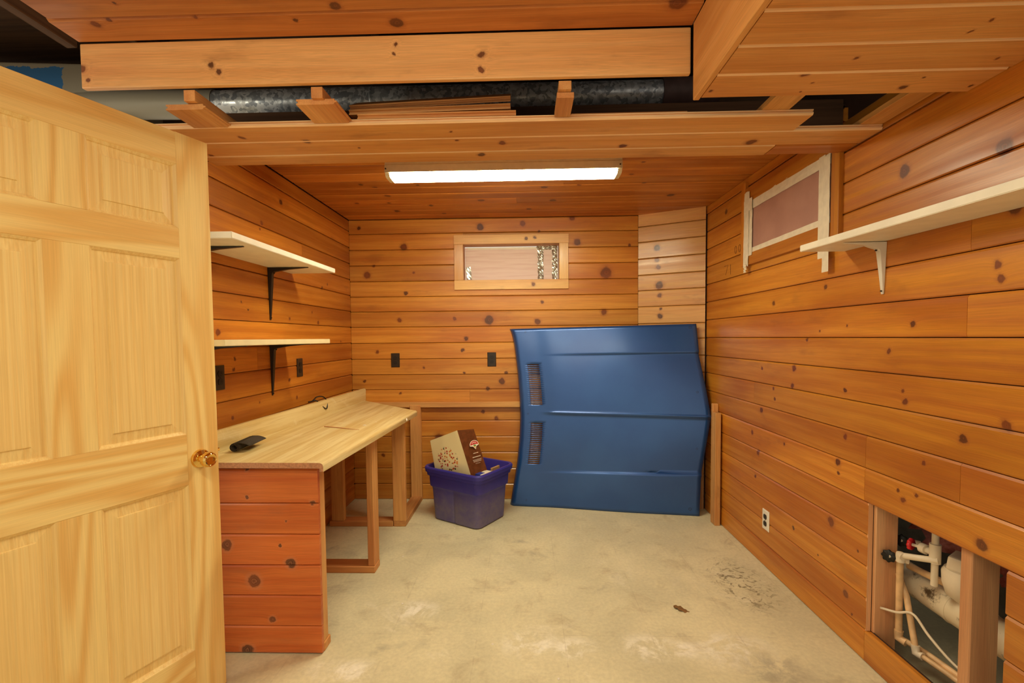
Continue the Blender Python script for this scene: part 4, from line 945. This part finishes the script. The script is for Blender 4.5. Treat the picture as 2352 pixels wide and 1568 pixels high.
# ------------------------------------------------------------------ plumbing in the wall opening
t = NT('insulated_drain'); P = t.coord(); n_ = t.noise(P, 16, 5, .7)
M_DRAIN = t.out(t.mix(t.mapr(n_, .55, .68), srgb(224, 208, 176), srgb(92, 74, 50)), .55)
M_COPPER = plain('stained_pipe', srgb(226, 186, 136), .45, var=.18, scale=18)
dr_ = empty('drain_pipe', (1.62, 1.5, .2)); tag(dr_, 'large cream drain pipe running behind the wall studs', 'pipe')
tube('pipe', [(1.565, 2.25, .335), (1.575, 1.8, .315), (1.585, 1.45, .30), (1.60, .9, .28)], .058, M_DRAIN, dr_, 20)
for y in (1.72, 1.62): tube('collar', [(1.578, y, .311), (1.579, y-.012, .3105)], .0605, M_DRAIN, dr_, 20)
# water line with red and black valve handles
wl_ = empty('water_line', (1.47, 1.70, .13)); tag(wl_, 'white plastic water line with a red valve handle and a tee', 'pipe')
tx = 1.49
tube('riser', [(tx, 1.71, .90), (tx, 1.71, .40)], .011, M_PIPE, wl_, 12)
tube('tee', [(tx, 1.71, .555), (tx, 1.71, .485)], .0175, M_PIPE, wl_, 14)
tube('branch', [(tx, 1.71, .520), (tx-.008, 1.755, .520)], .012, M_PIPE, wl_, 12)
tube('collar', [(tx-.006, 1.738, .520), (tx-.009, 1.758, .520)], .0185, M_PIPE, wl_, 12)
tube('stem', [(tx-.009, 1.758, .520), (1.470, 1.785, .519)], .006, M_PIPE, wl_, 8)
def wheel(name, ctr, axis, r, mat, parent):
    ez = Vector(axis).normalized(); ex = Vector((0, 0, 1)); ex = (ex-ez*ex.dot(ez)).normalized(); ey = ez.cross(ex); V = []; F = []
    n = 40
    for z, k in ((-.006, .88), (0, 1.0), (.006, .9)):
        for i in range(n):
            th = 2*math.pi*i/n; rr = r*k*(1+.09*math.cos(8*th)); V.append(Vector(ctr)+ez*z+(ex*math.cos(th)+ey*math.sin(th))*rr)
    b = len(V); V += [Vector(ctr)-ez*.002, Vector(ctr)+ez*.002]
    for j in range(2):
        for i in range(n): F.append((j*n+i, j*n+(i+1) % n, (j+1)*n+(i+1) % n, (j+1)*n+i))
    for i in range(n): F += [(b, (i+1) % n, i), (b+1, 2*n+i, 2*n+(i+1) % n)]
    c = Vector(ctr); return mesh_obj(name, [v-c for v in V], F, mat, parent, Matrix.Translation(c), smooth=True)
wheel('red_handle', (1.468, 1.789, .519), (-.45, .9, 0), .022, M_REDPL, wl_)
tube('arm', [(tx, 1.695, .50), (1.452, 1.745, .487), (1.44, 1.80, .470)], .0115, M_PIPE, wl_, 12)
tube('downpipe', [(1.44, 1.800, .478), (1.442, 1.806, .46), (1.452, 1.815, .140)], .0115, M_COPPER, wl_, 12)
tube('elbow', [(1.44, 1.785, .470), (1.44, 1.801, .472), (1.4405, 1.803, .445)], .0155, M_PIPE, wl_, 12)
tube('elbow', [(1.452, 1.8145, .165), (1.452, 1.815, .135), (1.462, 1.79, .130)], .0155, M_COPPER, wl_, 12)
tube('return_pipe', [(1.452, 1.812, .138), (1.49, 1.74, .128), (1.52, 1.45, .128)], .0105, M_COPPER, wl_, 12)
cl = empty('condensate_line', (1.47, 1.75, .1)); tag(cl, 'thin stained plastic pipe dropping to an elbow in the opening', 'pipe')
tube('downpipe', [(1.47, 1.848, .375), (1.465, 1.80, .31), (1.455, 1.738, .135)], .0105, M_COPPER, cl, 12)
tube('elbow', [(1.4555, 1.742, .155), (1.455, 1.737, .128), (1.462, 1.715, .128)], .0145, M_PIPE, cl, 12)
tube('tail', [(1.456, 1.735, .130), (1.48, 1.66, .120), (1.51, 1.45, .115)], .0095, M_COPPER, cl, 12)
for (x, y, z), lab in (((1.502, 1.880, .494), 'round black valve handle high in the wall opening'), ((1.415, 1.826, .455), 'round black valve handle in front of the left stud')):
    v_ = empty('shutoff_valve', (x, y, z)); tag(v_, lab, 'valve')
    wheel('handle', (x, y, z), (-.75, -.6, .1), .0235, M_IRON, v_)
    tube('stem', [(x, y, z), (x+.03, y-.012, z-.003)], .007, M_PIPE, v_, 8); tube('body', [(x+.03, y-.012, z-.003), (x+.055, y-.026, z-.006)], .014, M_PIPE, v_, 10)
mt = empty('water_meter', (1.56, 1.64, .33)); tag(mt, 'dusty white water meter with a square cap behind the stud', 'meter')
lathe('body', [(.030, 0), (.055, .02), (.066, .06), (.068, .10), (.060, .115)], M_PIPE, mt, Matrix.Translation((1.545, 1.645, .374)), 20)
o = beam('cap', (-.045, -.045, 0), (.045, .045, .05), M_PIPE, mt, .008, 2); o.matrix_basis = W(mt).inverted() @ Matrix.Translation((1.545, 1.645, .508)) @ Matrix.Rotation(.6, 4, 'Z') @ Matrix.Rotation(.12, 4, 'X')
tube('inlet', [(1.545, 1.72, .40), (1.53, 1.80, .40), (1.52, 1.86, .40)], .013, M_COPPER, mt, 10)
wc_ = tube('white_cable', spline([(1.405, 1.848, .235), (1.43, 1.80, .245), (1.455, 1.755, .265), (1.47, 1.70, .215), (1.49, 1.62, .165), (1.50, 1.50, .150), (1.46, 1.39, .10), (1.43, 1.33, .11), (1.43, 1.2, .11)]), .0048, M_PIPE, n=8)
tag(wc_, 'thin off-white cable threaded through the wall studs', 'cable')
t = NT('pink_insulation'); M_INS = t.out(t.mix(t.mapr(t.noise(t.coord(), 18, 5, .7), .35, .7), srgb(226, 150, 146), srgb(176, 92, 88)), 1.0, 0, .1)
V = []; F = []; ny, nz = 26, 14; rg2 = random.Random(9)
for j in range(nz+1):
    for i in range(ny+1):
        V.append((1.71+.07*(rg2.random()-.5)+.04*math.sin(i*1.3)*math.cos(j), 2.10-.9*i/ny, .45+.03*math.sin(i*.9)+.40*j/nz))
b = len(V); V += [(1.93, 2.10-.9*i/ny, z_) for z_ in (.45, .85) for i in range(ny+1)]
for j in range(nz):
    for i in range(ny): k = j*(ny+1)+i; F.append((k, k+1, k+ny+2, k+ny+1))
for i in range(ny):
    F += [(i, i+1, b+i+1, b+i), (nz*(ny+1)+i, nz*(ny+1)+i+1, b+ny+1+i+1, b+ny+1+i), (b+i, b+i+1, b+ny+2+i, b+ny+1+i)]
tag(mesh_obj('insulation_batt', V, F, M_INS, None, smooth=True), 'pink fibreglass insulation batt behind the pipes', 'insulation')
